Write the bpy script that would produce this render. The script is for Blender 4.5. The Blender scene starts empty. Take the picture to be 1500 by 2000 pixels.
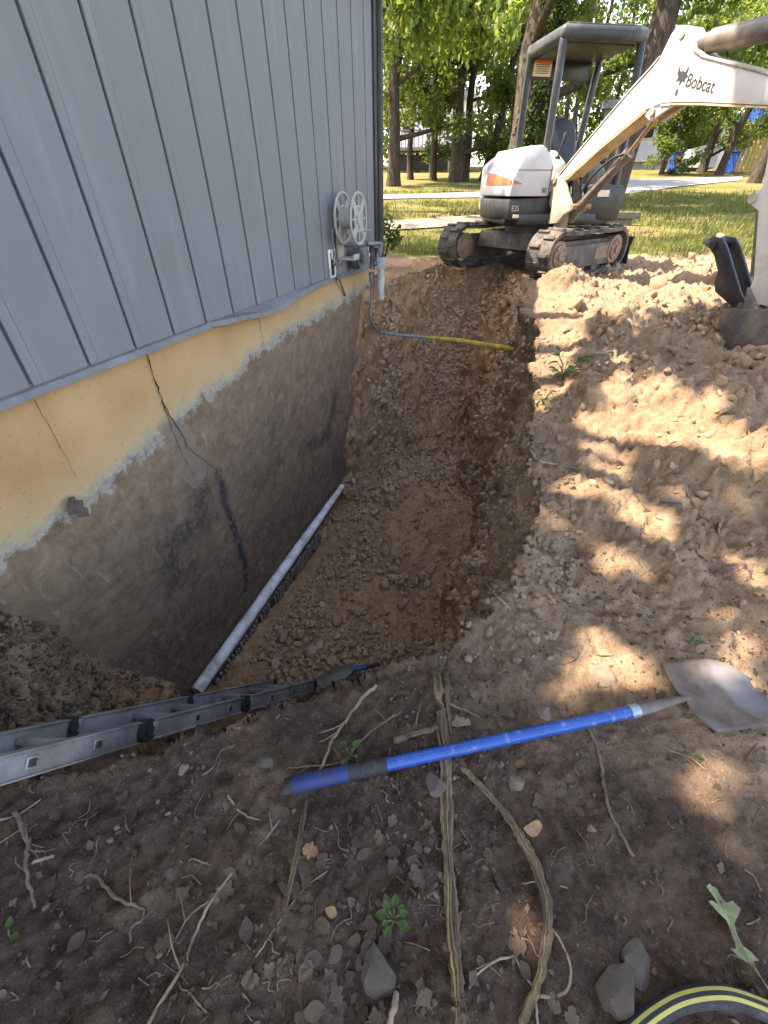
import bpy, bmesh, math, random
import numpy as np
from mathutils import Vector, Matrix, Euler
from mathutils.bvhtree import BVHTree
R = math.radians
S = bpy.context.scene
COL = S.collection

# ------------------------------------------------------------------ camera, sky, sun, exposure
CAM_H, PITCH, YAW, FPX = 1.5, R(37.1), R(18.8), 834.0
cam_d = bpy.data.cameras.new('camera'); cam = bpy.data.objects.new('camera', cam_d); COL.objects.link(cam)
cam.location = (0, 0, CAM_H); cam.rotation_euler = (R(90) - PITCH, 0, YAW)
cam_d.sensor_fit = 'HORIZONTAL'; cam_d.sensor_width = 36; cam_d.lens = FPX / 1500 * 36
cam_d.shift_x = -5 / 1500; cam_d.clip_start = 0.02; cam_d.clip_end = 2000
S.camera = cam

SUN = Vector((0.533, 0.12, -0.84)).normalized()      # the way the light travels
world = bpy.data.worlds.new('World'); S.world = world; world.use_nodes = True
wn = world.node_tree; wn.nodes.clear()
sky = wn.nodes.new('ShaderNodeTexSky'); sky.sky_type = 'NISHITA'; sky.sun_disc = False
sky.sun_elevation = math.asin(-SUN.z); sky.sun_rotation = math.atan2(-SUN.x, -SUN.y)
sky.air_density = 1.0; sky.dust_density = 1.5; sky.ozone_density = 1.0
bg = wn.nodes.new('ShaderNodeBackground'); bg.inputs[1].default_value = 0.15
wo = wn.nodes.new('ShaderNodeOutputWorld')
wn.links.new(sky.outputs[0], bg.inputs[0]); wn.links.new(bg.outputs[0], wo.inputs[0])
sl = bpy.data.lights.new('sun', 'SUN'); sl.energy = 3.3; sl.angle = R(0.55); sl.color = (1, 0.96, 0.90)
sun = bpy.data.objects.new('sun', sl); COL.objects.link(sun); sun.rotation_euler = SUN.to_track_quat('-Z', 'Y').to_euler()
S.view_settings.view_transform = 'Standard'; S.view_settings.look = 'None'
S.view_settings.exposure = 2.72; S.view_settings.gamma = 1
S.view_settings.use_white_balance = True; S.view_settings.white_balance_temperature = 7900; S.view_settings.white_balance_tint = 18
S.cycles.use_denoising = True
S.cycles.max_bounces = 6; S.cycles.diffuse_bounces = 4; S.cycles.transparent_max_bounces = 6
S.cycles.caustics_reflective = False; S.cycles.caustics_refractive = False

# ------------------------------------------------------------------ pixel helpers (photo pixels, 1500 x 2000)
_hd = np.array([-math.sin(YAW), math.cos(YAW), 0]); _rt = np.array([math.cos(YAW), math.sin(YAW), 0])
_fw = _hd * math.cos(PITCH) + np.array([0, 0, -math.sin(PITCH)]); _dn = -_hd * math.sin(PITCH) + np.array([0, 0, -math.cos(PITCH)])
EYE = np.array([0, 0, CAM_H])
def ray(x, y): return _fw * FPX + _rt * (x - 755.0) + _dn * (y - 1000.0)
def atz(x, y, z): r = ray(x, y); return Vector(EYE + r * ((z - CAM_H) / r[2]))
def atx(x, y, X): r = ray(x, y); return Vector(EYE + r * (X / r[0]))
def aty(x, y, Y): r = ray(x, y); return Vector(EYE + r * (Y / r[1]))
def atd(x, y, D):                                    # horizontal distance D along the heading
    r = ray(x, y); return Vector(EYE + r * (D / (r @ _hd)))
def atplane(x, y, P0, ang):                          # vertical plane through P0 running at ang degrees
    u = np.array([math.cos(R(ang)), math.sin(R(ang)), 0]); n = np.array([-u[1], u[0], 0])
    r = ray(x, y); t = ((np.array(P0) - EYE) @ n) / (r @ n); return Vector(EYE + r * t)

# ------------------------------------------------------------------ numpy noise
def _h(ix, iy, iz, s):
    h = (ix.astype(np.int64) * 374761393 + iy.astype(np.int64) * 668265263 + iz.astype(np.int64) * 2147483647 + s * 1274126177) & 0xffffffff
    h = ((h ^ (h >> 13)) * 1274126177) & 0xffffffff
    h = ((h ^ (h >> 15)) * 2246822519) & 0xffffffff
    return ((h ^ (h >> 16)) & 0xffffff).astype(np.float32) / 16777215.0
def vnoise(p, f, s=0):
    q = p * f; i = np.floor(q); t = (q - i).astype(np.float32); t = t * t * (3 - 2 * t); i = i.astype(np.int64)
    o = 0
    for a in (0, 1):
        wa = t[:, 0] if a else 1 - t[:, 0]
        for b in (0, 1):
            wb = wa * (t[:, 1] if b else 1 - t[:, 1])
            for c in (0, 1):
                o = o + wb * (t[:, 2] if c else 1 - t[:, 2]) * _h(i[:, 0] + a, i[:, 1] + b, i[:, 2] + c, s)
    return o * 2 - 1
def fbm(p, f, oct=4, s=0, g=0.5):
    o = 0; a = 1
    for k in range(oct): o = o + a * vnoise(p + k * 17.3, f * 2 ** k, s + k); a *= g
    return o
def worley(p, f, s=0):                               # F1, F2 distances
    q = p * f; i = np.floor(q).astype(np.int64); t = q - i
    f1 = np.full(len(p), 9.0, np.float32); f2 = f1.copy()
    for a in (-1, 0, 1):
        for b in (-1, 0, 1):
            for c in (-1, 0, 1):
                x, y, z = i[:, 0] + a, i[:, 1] + b, i[:, 2] + c
                d = (a + _h(x, y, z, s) - t[:, 0]) ** 2 + (b + _h(x, y, z, s + 7) - t[:, 1]) ** 2 + (c + _h(x, y, z, s + 13) - t[:, 2]) ** 2
                d = np.sqrt(d).astype(np.float32); m = d < f1
                f2 = np.where(m, f1, np.minimum(f2, d)); f1 = np.where(m, d, f1)
    return f1, f2
def sstep(a, b, x): t = np.clip((x - a) / (b - a), 0, 1); return t * t * (3 - 2 * t)

# ------------------------------------------------------------------ object helpers
def tag(o, label=None, cat=None, group=None, kind=None):
    if label: o['label'] = label
    if cat: o['category'] = cat
    if group: o['group'] = group
    if kind: o['kind'] = kind
    return o
def link(name, me, mat=None, parent=None, smooth=False):
    if mat is not None and not me.materials:
        for m in (mat if isinstance(mat, (list, tuple)) else [mat]): me.materials.append(m)
    o = bpy.data.objects.new(name, me); COL.objects.link(o)
    if parent: o.parent = parent
    if smooth: me.polygons.foreach_set('use_smooth', [True] * len(me.polygons))
    return o
def empty(name, loc=(0, 0, 0), rz=0):
    o = bpy.data.objects.new(name, None); COL.objects.link(o); o.location = loc; o.rotation_euler = (0, 0, rz); o.empty_display_size = 0.1
    return o
def mesh(name, v, f):
    me = bpy.data.meshes.new(name); me.from_pydata([tuple(p) for p in v], [], f); me.update(); return me
def np_mesh(name, v, f):                              # v (n,3) f (m,k) arrays
    me = bpy.data.meshes.new(name); n, k = f.shape
    me.vertices.add(len(v)); me.vertices.foreach_set('co', np.asarray(v, np.float32).ravel())
    me.loops.add(n * k); me.loops.foreach_set('vertex_index', np.asarray(f, np.int32).ravel())
    me.polygons.add(n); me.polygons.foreach_set('loop_start', np.arange(0, n * k, k, dtype=np.int32))
    me.polygons.foreach_set('loop_total', np.full(n, k, np.int32)); me.update(calc_edges=True); me.validate(); return me
def fattr(me, name, vals):
    a = me.attributes.new(name, 'FLOAT', 'POINT'); a.data.foreach_set('value', np.asarray(vals, np.float32))
class MB:
    """collects shapes into one mesh"""
    def __init__(s): s.v = []; s.f = []
    def add(s, v, f):
        n = len(s.v); s.v += [Vector(p) for p in v]; s.f += [tuple(i + n for i in q) for q in f]; return s
    def box(s, c, d, m=None, bev=0.0):
        """box centred on c, full sizes d, optional 3x3 rotation, chamfered edges"""
        bm = bmesh.new(); bmesh.ops.create_cube(bm, size=1)
        for w in bm.verts: w.co = Vector((w.co.x * d[0], w.co.y * d[1], w.co.z * d[2]))
        if bev: bmesh.ops.bevel(bm, geom=bm.edges[:], offset=bev, segments=2, affect='EDGES', profile=0.5)
        for w in bm.verts: w.co = (m @ w.co if m else w.co) + Vector(c)
        bm.verts.index_update(); s.add([w.co.copy() for w in bm.verts], [[w.index for w in f.verts] for f in bm.faces]); bm.free(); return s
    def tube(s, pts, r, n=10, cap=True):
        """tube through points, r a number or a list"""
        pts = [Vector(p) for p in pts]; m = len(pts); rr = r if isinstance(r, (list, tuple)) else [r] * m
        t0 = (pts[1] - pts[0]).normalized(); a = Vector((0, 0, 1)) if abs(t0.z) < 0.9 else Vector((1, 0, 0))
        nx = t0.cross(a).normalized(); base = len(s.v)
        for i, p in enumerate(pts):
            t = (pts[min(i + 1, m - 1)] - pts[max(i - 1, 0)]).normalized()
            nx = (nx - t * nx.dot(t)).normalized(); ny = t.cross(nx)
            for k in range(n):
                an = 2 * math.pi * k / n; s.v.append(p + (nx * math.cos(an) + ny * math.sin(an)) * rr[i])
        for i in range(m - 1):
            for k in range(n):
                a0 = base + i * n + k; a1 = base + i * n + (k + 1) % n; s.f.append((a0, a1, a1 + n, a0 + n))
        if cap: s.f.append(tuple(base + k for k in range(n))[::-1]); s.f.append(tuple(base + (m - 1) * n + k for k in range(n)))
        return s
    def cyl(s, a, b, r, n=20): return s.tube([a, b], r, n)
    def prism(s, poly, o, ux, uy, th, bev=0.0):
        """outline poly (2d) in plane o+ux*a+uy*b, extruded both ways along ux x uy by th/2"""
        ux = Vector(ux).normalized(); uy = Vector(uy).normalized(); nz = ux.cross(uy).normalized(); o = Vector(o); n = len(poly)
        bm = bmesh.new(); A = [bm.verts.new(o + ux * a + uy * b + nz * th / 2) for a, b in poly]; B = [bm.verts.new(o + ux * a + uy * b - nz * th / 2) for a, b in poly]
        bm.faces.new(A); bm.faces.new(B[::-1])
        for i in range(n): bm.faces.new((A[i], B[i], B[(i + 1) % n], A[(i + 1) % n]))
        bmesh.ops.recalc_face_normals(bm, faces=bm.faces[:])
        if bev: bmesh.ops.bevel(bm, geom=[e for e in bm.edges if e.calc_face_angle(0) > 0.5], offset=bev, segments=2, affect='EDGES', profile=0.5)
        bmesh.ops.triangulate(bm, faces=[f for f in bm.faces if len(f.verts) > 4])
        bm.verts.index_update(); s.add([w.co.copy() for w in bm.verts], [[w.index for w in f.verts] for f in bm.faces]); bm.free(); return s
    def build(s, name, mat=None, parent=None, smooth=False, auto=None):
        me = mesh(name, s.v, s.f); o = link(name, me, mat, parent, smooth)
        if auto is not None:
            me.polygons.foreach_set('use_smooth', [True] * len(me.polygons)); me.set_sharp_from_angle(angle=R(auto))
        return o
def smooth_path(pts, n=6):                            # Catmull-Rom
    P = [Vector(p) for p in pts]; P = [P[0] * 2 - P[1]] + P + [P[-1] * 2 - P[-2]]; out = []
    for i in range(1, len(P) - 2):
        for k in range(n):
            t = k / n; a, b, c, d = P[i - 1], P[i], P[i + 1], P[i + 2]
            out.append(0.5 * ((2 * b) + (c - a) * t + (2 * a - 5 * b + 4 * c - d) * t * t + (3 * b - 3 * c + d - a) * t ** 3))
    out.append(P[-2]); return out

# ------------------------------------------------------------------ materials
MATS = {}
class NT:
    """small wrapper to write node materials briefly"""
    def __init__(s, name):
        s.m = bpy.data.materials.new(name); s.m.use_nodes = True; s.t = s.m.node_tree; s.t.nodes.clear()
        s.out = s.t.nodes.new('ShaderNodeOutputMaterial'); s.b = s.t.nodes.new('ShaderNodeBsdfPrincipled'); s.L(s.b.outputs[0], s.out.inputs[0]); MATS[name] = s.m
    def L(s, a, b): s.t.links.new(a, b)
    def N(s, k, **kw):
        n = s.t.nodes.new('ShaderNode' + k)
        for q, v in kw.items(): setattr(n, q, v)
        return n
    def val(s, sock, v):
        if hasattr(v, 'is_output') or isinstance(v, bpy.types.NodeSocket): s.L(v, sock)
        else: sock.default_value = v
    def coord(s, which='Object', scale=(1, 1, 1)):
        c = s.N('TexCoord'); m = s.N('Mapping'); m.inputs['Scale'].default_value = scale; s.L(c.outputs[which], m.inputs[0]); return m.outputs[0]
    def pos(s, scale=(1, 1, 1)):
        g = s.N('NewGeometry'); m = s.N('Mapping'); m.inputs['Scale'].default_value = scale; s.L(g.outputs['Position'], m.inputs[0]); return m.outputs[0]
    def noise(s, vec, sc, det=4, rough=0.55, dist=0.0):
        n = s.N('TexNoise'); n.inputs['Scale'].default_value = sc; n.inputs['Detail'].default_value = det; n.inputs['Roughness'].default_value = rough; n.inputs['Distortion'].default_value = dist
        s.L(vec, n.inputs['Vector']); return n.outputs[0]
    def vor(s, vec, sc, feat='F1', out=0):
        n = s.N('TexVoronoi', feature=feat); n.inputs['Scale'].default_value = sc; s.L(vec, n.inputs['Vector']); return n.outputs[out]
    def ramp(s, fac, stops, interp='LINEAR'):
        r = s.N('ValToRGB'); r.color_ramp.interpolation = interp; e = r.color_ramp.elements
        while len(e) < len(stops): e.new(0.5)
        for i, (p, c) in enumerate(stops):
            e[i].position = p; e[i].color = (*c, 1) if len(c) == 3 else c
        s.L(fac, r.inputs[0]); return r.outputs[0]
    def mix(s, fac, a, b, mode='MIX'):
        n = s.N('Mix', data_type='RGBA', blend_type=mode); s.val(n.inputs[0], fac)
        for i, c in ((6, a), (7, b)):
            if isinstance(c, (tuple, list)): n.inputs[i].default_value = (*c, 1) if len(c) == 3 else c
            else: s.L(c, n.inputs[i])
        return n.outputs[2]
    def math(s, op, a, b=0.0, clamp=False):
        n = s.N('Math', operation=op, use_clamp=clamp); s.val(n.inputs[0], a); s.val(n.inputs[1], b); return n.outputs[0]
    def attr(s, name): n = s.N('Attribute', attribute_name=name); return n.outputs['Fac']
    def rng(s, fac, a, b, c=0.0, d=1.0):
        n = s.N('MapRange'); s.val(n.inputs[0], fac)
        for i, v in ((1, a), (2, b), (3, c), (4, d)): n.inputs[i].default_value = v
        return n.outputs[0]
    def bump(s, h, strength=0.5, dist=0.02):
        n = s.N('Bump'); n.inputs['Strength'].default_value = strength; n.inputs['Distance'].default_value = dist; s.L(h, n.inputs['Height']); s.L(n.outputs[0], s.b.inputs['Normal']); return n
    def set(s, col=None, rough=None, metal=None, spec=None):
        if col is not None: s.val(s.b.inputs['Base Color'], (*col, 1) if isinstance(col, tuple) and len(col) == 3 else col)
        if rough is not None: s.val(s.b.inputs['Roughness'], rough)
        if metal is not None: s.val(s.b.inputs['Metallic'], metal)
        if spec is not None: s.val(s.b.inputs['Specular IOR Level'], spec)
        return s.m
def simple(name, col, rough=0.6, metal=0.0, var=0.25, sc=8, bump=0.15, dirt=None, dirt_amt=0.45, spec=0.4, bsc=60):
    """paint, plastic, metal: colour with mottling, optional dirt patches and fine relief"""
    n = NT(name); v = n.coord(); a = n.noise(v, sc, 5, 0.6)
    c = n.mix(n.rng(a, 0.3, 0.7), tuple(x * (1 - var) for x in col), tuple(min(1, x * (1 + var * 0.6)) for x in col))
    if dirt:
        d = n.noise(v, sc * 0.6 + 1.3, 8, 0.7); c = n.mix(n.rng(d, 0.62 - dirt_amt * 0.35, 0.72, 0, 0.9), c, dirt)
    r = n.rng(n.noise(v, sc * 2.1, 3), 0.3, 0.7, max(0, rough - 0.1), min(1, rough + 0.12))
    if bump: n.bump(n.noise(v, bsc, 4), bump, 0.004)
    return n.set(c, r, metal, spec)

# ------------------------------------------------------------------ ground: yard, trench and spoil as one sheet
WALLX = -2.13
OUT = [(-4.0, .66, .55), (-2.13, .66, .55), (-1.75, .38, .5), (-1.35, .12, .36), (-.95, .42, .3), (-.55, .74, .3), (-.1, 1.04, .7), (.08, 1.4, .72),
       (.14, 2.2, .48), (.12, 3.0, .34), (.06, 3.8, .26), (.02, 4.4, .34), (-.14, 5.2, .5), (-.2, 6.1, .55), (-.22, 6.7, .6), (-.45, 7.3, .6), (-.75, 7.95, .5),
       (-2.1, 8.1, .3), (-3.0, 7.95, .3), (-3.0, 7.0, .4), (-3.0, 6.1, .4), (-3.0, 5.62, .4), (-3.0, 5.5, .3), (-4.0, 5.5, .3)]
SG_S = [-60, -6, 0, .9, 1.4, 2.4, 3.5, 4.4, 6, 8, 9.2, 12.6, 19.4, 25, 40, 80, 400]
SG_Z = [-2, -.15, 0, .02, .12, .27, .40, .48, .52, .56, .60, .80, 1.27, 1.68, 2.5, 4.2, 9]
BUMPS = [(1.15, 2.5, .55, .26), (1.95, 3.3, .7, .42), (.66, 3.15, .34, .26), (.62, 4.4, .42, .22), (.22, 6.25, .3, .22), (.05, 6.05, .22, .1), (1.3, 5.1, .4, .14), (2.9, 3.9, .5, .2), (1.9, 4.45, .38, -.34),
         (.42, 2.1, .3, .07), (1.0, 1.75, .3, .05), (.3, 5.4, .35, .1), (1.75, 6.6, .5, .13), (.9, 5.8, .4, .05), (2.6, 6.1, .6, .28), (.35, 3.6, .25, .09), (-.2, .93, .28, .05), (.75, 1.12, .18, .04), (-1.0, .2, .4, -.02), (2.0, 2.2, .6, .12)]
def trench(X, Y):
    """signed distance to the outline (positive inside), wobble, slope run"""
    px, py = X, Y; best = np.full(X.shape, 1e9); run = np.full(X.shape, .3); ins = np.zeros(X.shape, bool); n = len(OUT)
    for i in range(n):
        x0, y0, w0 = OUT[i]; x1, y1, w1 = OUT[(i + 1) % n]
        if not (x0 < -3.9 and x1 < -3.9):
            dx, dy = x1 - x0, y1 - y0; t = np.clip(((px - x0) * dx + (py - y0) * dy) / (dx * dx + dy * dy), 0, 1)
            d = np.hypot(px - x0 - t * dx, py - y0 - t * dy); m = d < best
            best = np.where(m, d, best); run = np.where(m, w0 + (w1 - w0) * t, run)
        c = ((y0 > py) != (y1 > py)) & (px < (x1 - x0) * (py - y0) / (y1 - y0 + 1e-12) + x0); ins ^= c
    return np.where(ins, best, -best), run
def build_ground():
    def seg(a, b, n): return list(np.linspace(a, b, n, endpoint=False))
    ys = seg(-130, -6, 8) + seg(-6, -.7, 12) + seg(-.7, 1.5, 220) + seg(1.5, 5, 230) + seg(5, 8.8, 170) + seg(8.8, 13, 60)
    y, d = 13.0, .12
    while y < 400: ys.append(y); y += d; d *= 1.09
    ys = np.array(ys + [420.])
    fy = np.array([-200, 0, 1.0, 1.4, 2.2, 3.0, 3.8, 4.4, 5.2, 6.1, 6.7, 7.4, 9, 14, 500.])
    ftop = np.array([.2, .2, .22, .2, .22, .2, .16, .1, -.02, -.08, -.05, .0, .1, .2, .2])
    ftoe = np.array([-.35, -.35, -.35, -.36, -.25, -.2, -.25, -.35, -.75, -.9, -1., -1., -.8, -.4, -.4])
    top = np.interp(ys, fy, ftop); toe = np.interp(ys, fy, ftoe)
    k = np.linspace(0, 1, 34); left_far = -4 - 250 * k[::-1] ** 2.4
    u1 = np.linspace(0, 1, 30, endpoint=False); u2 = np.linspace(0, 1, 150, endpoint=False); u3 = np.linspace(0, 1, 104, endpoint=False); u4 = np.linspace(0, 1, 150, endpoint=False) ** 1.25; u5 = np.linspace(0, 1, 44) ** 2.6
    rows = []
    for yi, (a, b) in enumerate(zip(toe, top)):
        rows.append(np.concatenate([left_far[:-1], -4 + u1 * (WALLX + 4), WALLX + u2 * (a - WALLX), a + u3 * (b - a), b + u4 * (3.0 - b), 3.0 + u5 * 250]))
    X = np.array(rows); Y = np.repeat(ys[:, None], X.shape[1], 1); nr, nc = X.shape
    x, y = X.ravel(), Y.ravel(); P2 = np.stack([x, y, np.zeros_like(x)], 1)
    near = (np.abs(x) < 7) & (y > -3) & (y < 16)
    wob = np.zeros_like(x); wob[near] = fbm(P2[near], 1.6, 3, 3) * .06 + fbm(P2[near], 6, 3, 5) * .025
    s = y * .947 - x * .322
    g = np.interp(s, SG_S, SG_Z)
    far = sstep(9, 30, s); g = g + far * fbm(P2 * [1, 1, 0], .05, 2, 9) * .25 * sstep(20, 60, np.hypot(x, y))
    for bx, by, br, bh in BUMPS: g = g + bh * np.exp(-((x - bx) ** 2 + (y - by) ** 2) / br ** 2)
    xi = np.where(x < WALLX, np.where(y < 5.5, WALLX, x), x)
    sd, run = trench(xi, y); inside = sd + wob
    t = np.clip(inside / run, 0, 1)
    prof = np.where(y > 5.6, t * .6 + .4 * sstep(0, 1, t), t ** .8 * (1.0 - .10 * np.sin(t * math.pi)))
    fl = -1.74 + .05 * np.sin(y * 2.1 + x) + .28 * sstep(-.8, -.15, x) * sstep(1.5, 2.4, y) * (1 - sstep(3.6, 5.2, y)) - .11 * sstep(1.25, 1.75, -x)
    fl = fl + .12 * np.exp(-((x + 1.25) ** 2 + (y - 4.5) ** 2) / .5) + .1 * np.exp(-((x + 1.0) ** 2 + (y - 2.9) ** 2) / .4)
    xc = np.where(y > 5.62, np.maximum(x, -1.97), np.maximum(xi, WALLX)); kk = np.interp(xc, [-2.13, -2.0, -1.7, -1.2, 0], [1.95, 1.25, .88, .86, .95]); e0 = y - (4.35 + 1.35 * (xc - WALLX)) + wob * 2.0 + .12 * np.sin(x * 5)
    ramp = -1.74 + np.maximum(e0, 0) * kk; ramp = np.minimum(ramp, g); ramp = np.where(y > 4.2, ramp, -9)
    fl = np.maximum(fl, ramp) + .05 * np.exp(-((fl - ramp) / .12) ** 2)
    z = g * (1 - prof) + np.minimum(fl, g) * prof
    z = z - .10 * np.exp(-((inside - .02) / .05) ** 2) * 0
    V = np.stack([x, y, z], 1).reshape(nr, nc, 3)
    # masks
    cut = sstep(-.05, .1, inside)
    dist = np.hypot(x + .3, y)
    e = fbm(P2, .9, 3, 21) * .5
    spoil = (1 - sstep(8.2, 9.6, s + e + .6 * sstep(1, 4, x) + .9 * sstep(.6, 1.6, -x))) * (1 - sstep(3.6, 5.2, x + e))
    grass = 1 - np.clip(np.maximum(spoil, cut), 0, 1)
    clay = np.clip(sstep(.7, 1.5, y + .55 * x + e * .5) * (.55 + .45 * sstep(-.3, .5, x)) , 0, 1)
    clay = np.where(cut > .5, np.clip(.95 + .35 * e + .25 * sstep(-.6, 0, x) + .25 * sstep(5.5, 7, y), 0, 1), clay)
    # relief along the normals
    dU = np.gradient(V, axis=1); dV = np.gradient(V, axis=0); Nn = np.cross(dU, dV); Nn /= np.linalg.norm(Nn, axis=2, keepdims=True) + 1e-12; Nn = Nn.reshape(-1, 3)
    p = V.reshape(-1, 3).copy(); idx = np.where(near & (s < 13))[0]; q = p[idx]; xx, yy = x[idx], y[idx]
    soil = 1 - grass[idx]; steep = 1 - np.clip(Nn[idx, 2], 0, 1)
    f1, f2 = worley(q + fbm(q, 4, 2, 31)[:, None] * .06, 7.0, 3); lump = np.clip(f2 - f1, 0, .5)
    g1, g2 = worley(q + fbm(q, 11, 2, 33)[:, None] * .03, 19.0, 8); lump2 = np.clip(g2 - g1, 0, .5)
    sp = sstep(.15, .5, xx) * sstep(1.0, 1.8, yy); fg = 1 - sstep(.9, 1.7, yy + .3 * xx)
    a_low = .03 + .10 * sp + .06 * steep - .012 * fg
    dsp = fbm(q, 2.6, 3, 41) * a_low * .8 + fbm(q, 9, 4, 45, .6) * (.014 + .014 * sp + .03 * steep)
    dsp = dsp + (lump - .2) * (.03 + .07 * steep + .10 * sp * sstep(-.1, .4, fbm(q, 1.7, 2, 51))) + (lump2 - .2) * (.02 + .03 * steep + .03 * sp)
    dsp = dsp + (fbm(q, 34, 3, 57, .6) * .010 + np.abs(fbm(q, 17, 3, 59)) * .016) * (.6 + sp + steep)
    dsp = dsp + .014 * sstep(.45, .8, steep) * sstep(-.1, .3, fbm(q, 1.4, 2, 67)) * np.sin(yy * 46 + q[:, 2] * 7 + 2 * fbm(q, 3, 2, 69))
    dsp = dsp - .03 * sstep(.25, .6, fbm(q, 3.3, 3, 55)) * (sp + steep)
    dsp = dsp * soil * np.where(xx < WALLX + .02, .4, 1)
    p[idx] = q + Nn[idx] * dsp[:, None]
    ii = np.arange(nr * nc).reshape(nr, nc); F = np.stack([ii[:-1, :-1], ii[:-1, 1:], ii[1:, 1:], ii[1:, :-1]], -1).reshape(-1, 4)
    me = np_mesh('ground', p, F); fattr(me, 'grass', grass); fattr(me, 'clay', clay); fattr(me, 'trench_brighten', np.clip(sstep(.05, .3, inside), 0, 1))
    me.polygons.foreach_set('use_smooth', [True] * len(me.polygons))
    dp = np.where(near & (s < 13), 0, 0)
    return me, p, F
def soil_mat():
    n = NT('soil'); v = n.pos()
    clay = n.attr('clay'); gr = n.attr('grass')
    n1 = n.noise(v, 1.7, 6, .6); n2 = n.noise(v, 9, 6, .65); n3 = n.noise(v, 46, 5, .7); sp = n.vor(v, 55)
    dark = n.mix(n.rng(n2, .35, .65), (.042, .026, .0175), (.098, .063, .043))
    tan = n.mix(n.rng(n2, .32, .68), (.20, .128, .076), (.345, .238, .145))
    k = n.math('ADD', clay, n.rng(n1, .3, .7, -.28, .28), True)
    c = n.mix(k, dark, tan)
    c = n.mix(n.rng(n3, .45, .75, 0, .5), c, n.mix(k, (.15, .12, .095), (.40, .31, .22)))
    c = n.mix(n.rng(n.noise(v, 3.1, 5, .6), .58, .72, 0, .4), c, (.25, .145, .072))
    c = n.mix(n.rng(n.noise(v, 130, 3, .7), .62, .74, 0, .55), c, (.33, .29, .24))
    c = n.mix(n.rng(sp, 0, .3, .6, 0), c, (.024, .017, .012))
    c = n.mix(n.attr('trench_brighten'), c, n.mix(1.0, c, (1.32, 1.17, 1.02), 'MULTIPLY'))  # cut soil painted brighter and warmer to lift the trench out of shade
    g1 = n.noise(v, .8, 5, .65); g2 = n.noise(v, 14, 4, .7)
    lawn = n.mix(n.rng(g1, .4, .62), (.085, .09, .021), (.155, .14, .043))
    lawn = n.mix(n.rng(n.noise(v, .45, 4, .6), .5, .62, 0, .85), lawn, n.mix(g2, (.16, .095, .045), (.26, .17, .09)))
    lawn = n.mix(n.rng(g2, .4, .8, 0, .5), lawn, (.055, .07, .018))
    c = n.mix(n.rng(n.math('ADD', gr, n.rng(n2, .3, .7, -.3, .3)), .35, .65), c, lawn)
    h = n.math('ADD', n.math('MULTIPLY', n3, .5), n.math('MULTIPLY', n.noise(v, 150, 4, .7), .35)); h = n.math('ADD', h, n.math('MULTIPLY', n2, .8))
    n.bump(h, 1.0, .026)
    return n.set(c, .95, 0, .15)
GROUND_ME, GP, GF = build_ground()
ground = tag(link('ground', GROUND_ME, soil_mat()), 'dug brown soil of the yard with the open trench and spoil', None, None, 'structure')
_m = (GP[GF[:, 0], 1] > -3) & (GP[GF[:, 0], 1] < 60) & (np.abs(GP[GF[:, 0], 0]) < 40)
_used, _inv = np.unique(GF[_m], return_inverse=True)
BVH = BVHTree.FromPolygons([Vector(a) for a in GP[_used].tolist()], _inv.reshape(-1, 4).tolist())
def hit(px, py):                                      # where the sight line of a photo pixel meets the soil
    r = Vector(ray(px, py)).normalized(); h = BVH.ray_cast(Vector(EYE), r)
    return (h[0], h[1]) if h[0] else (atz(px, py, .6), Vector((0, 0, 1)))
def down(x, y):
    h = BVH.ray_cast(Vector((x, y, 6)), Vector((0, 0, -1)))
    return (h[0], h[1]) if h[0] else (Vector((x, y, float(np.interp(y * .947 - x * .322, SG_S, SG_Z)))), Vector((0, 0, 1)))

# ------------------------------------------------------------------ house on the left
SID_Z, SID_TOP, HY0, HY1 = .78, 3.1, -2.4, 5.74
house = tag(empty('house', (-6.0, 1.6, 0)), 'grey house with battened siding above a yellow painted basement wall', 'house')
def hp(o): o.parent = house; o.matrix_parent_inverse = house.matrix_basis.inverted(); return o
house.matrix_basis = Matrix.Translation((-6.0, 1.6, 0))
def siding_mat(name, k=1.0):
    n = NT(name); v = n.pos(); a = n.noise(v, 2.2, 5, .6)
    c = n.mix(n.rng(a, .3, .7), (.148 * k, .162 * k, .172 * k), (.174 * k, .187 * k, .196 * k))
    st = n.noise(n.pos((6, 6, .5)), 2.0, 5, .6); c = n.mix(n.rng(st, .52, .75, 0, .35), c, (.25, .26, .265))
    low = n.N('SeparateXYZ'); n.L(v, low.inputs[0]); sp = n.noise(v, 30, 4, .7)
    c = n.mix(n.math('MULTIPLY', n.rng(low.outputs[2], .78, 1.3, .55, 0), n.rng(sp, .45, .7)), c, (.20, .185, .16))
    n.bump(n.noise(n.pos((40, 40, 3)), 3.0, 5, .65), .12, .004)
    return n.set(c, n.rng(a, .3, .7, .5, .68), 0, .35)
M_SID = siding_mat('siding paint'); M_TRIM = simple('dark corner metal', (.028, .029, .032), .45, 0, .3, 5)
M_FLASH = simple('flashing metal', (.15, .16, .17), .5, .3, .25, 9, .2, (.16, .14, .11), .4)
M_SHINGLE = simple('roof shingle', (.06, .058, .056), .9, 0, .4, 20, .6); M_SOFFIT = simple('soffit paint', (.62, .62, .60), .6)
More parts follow.
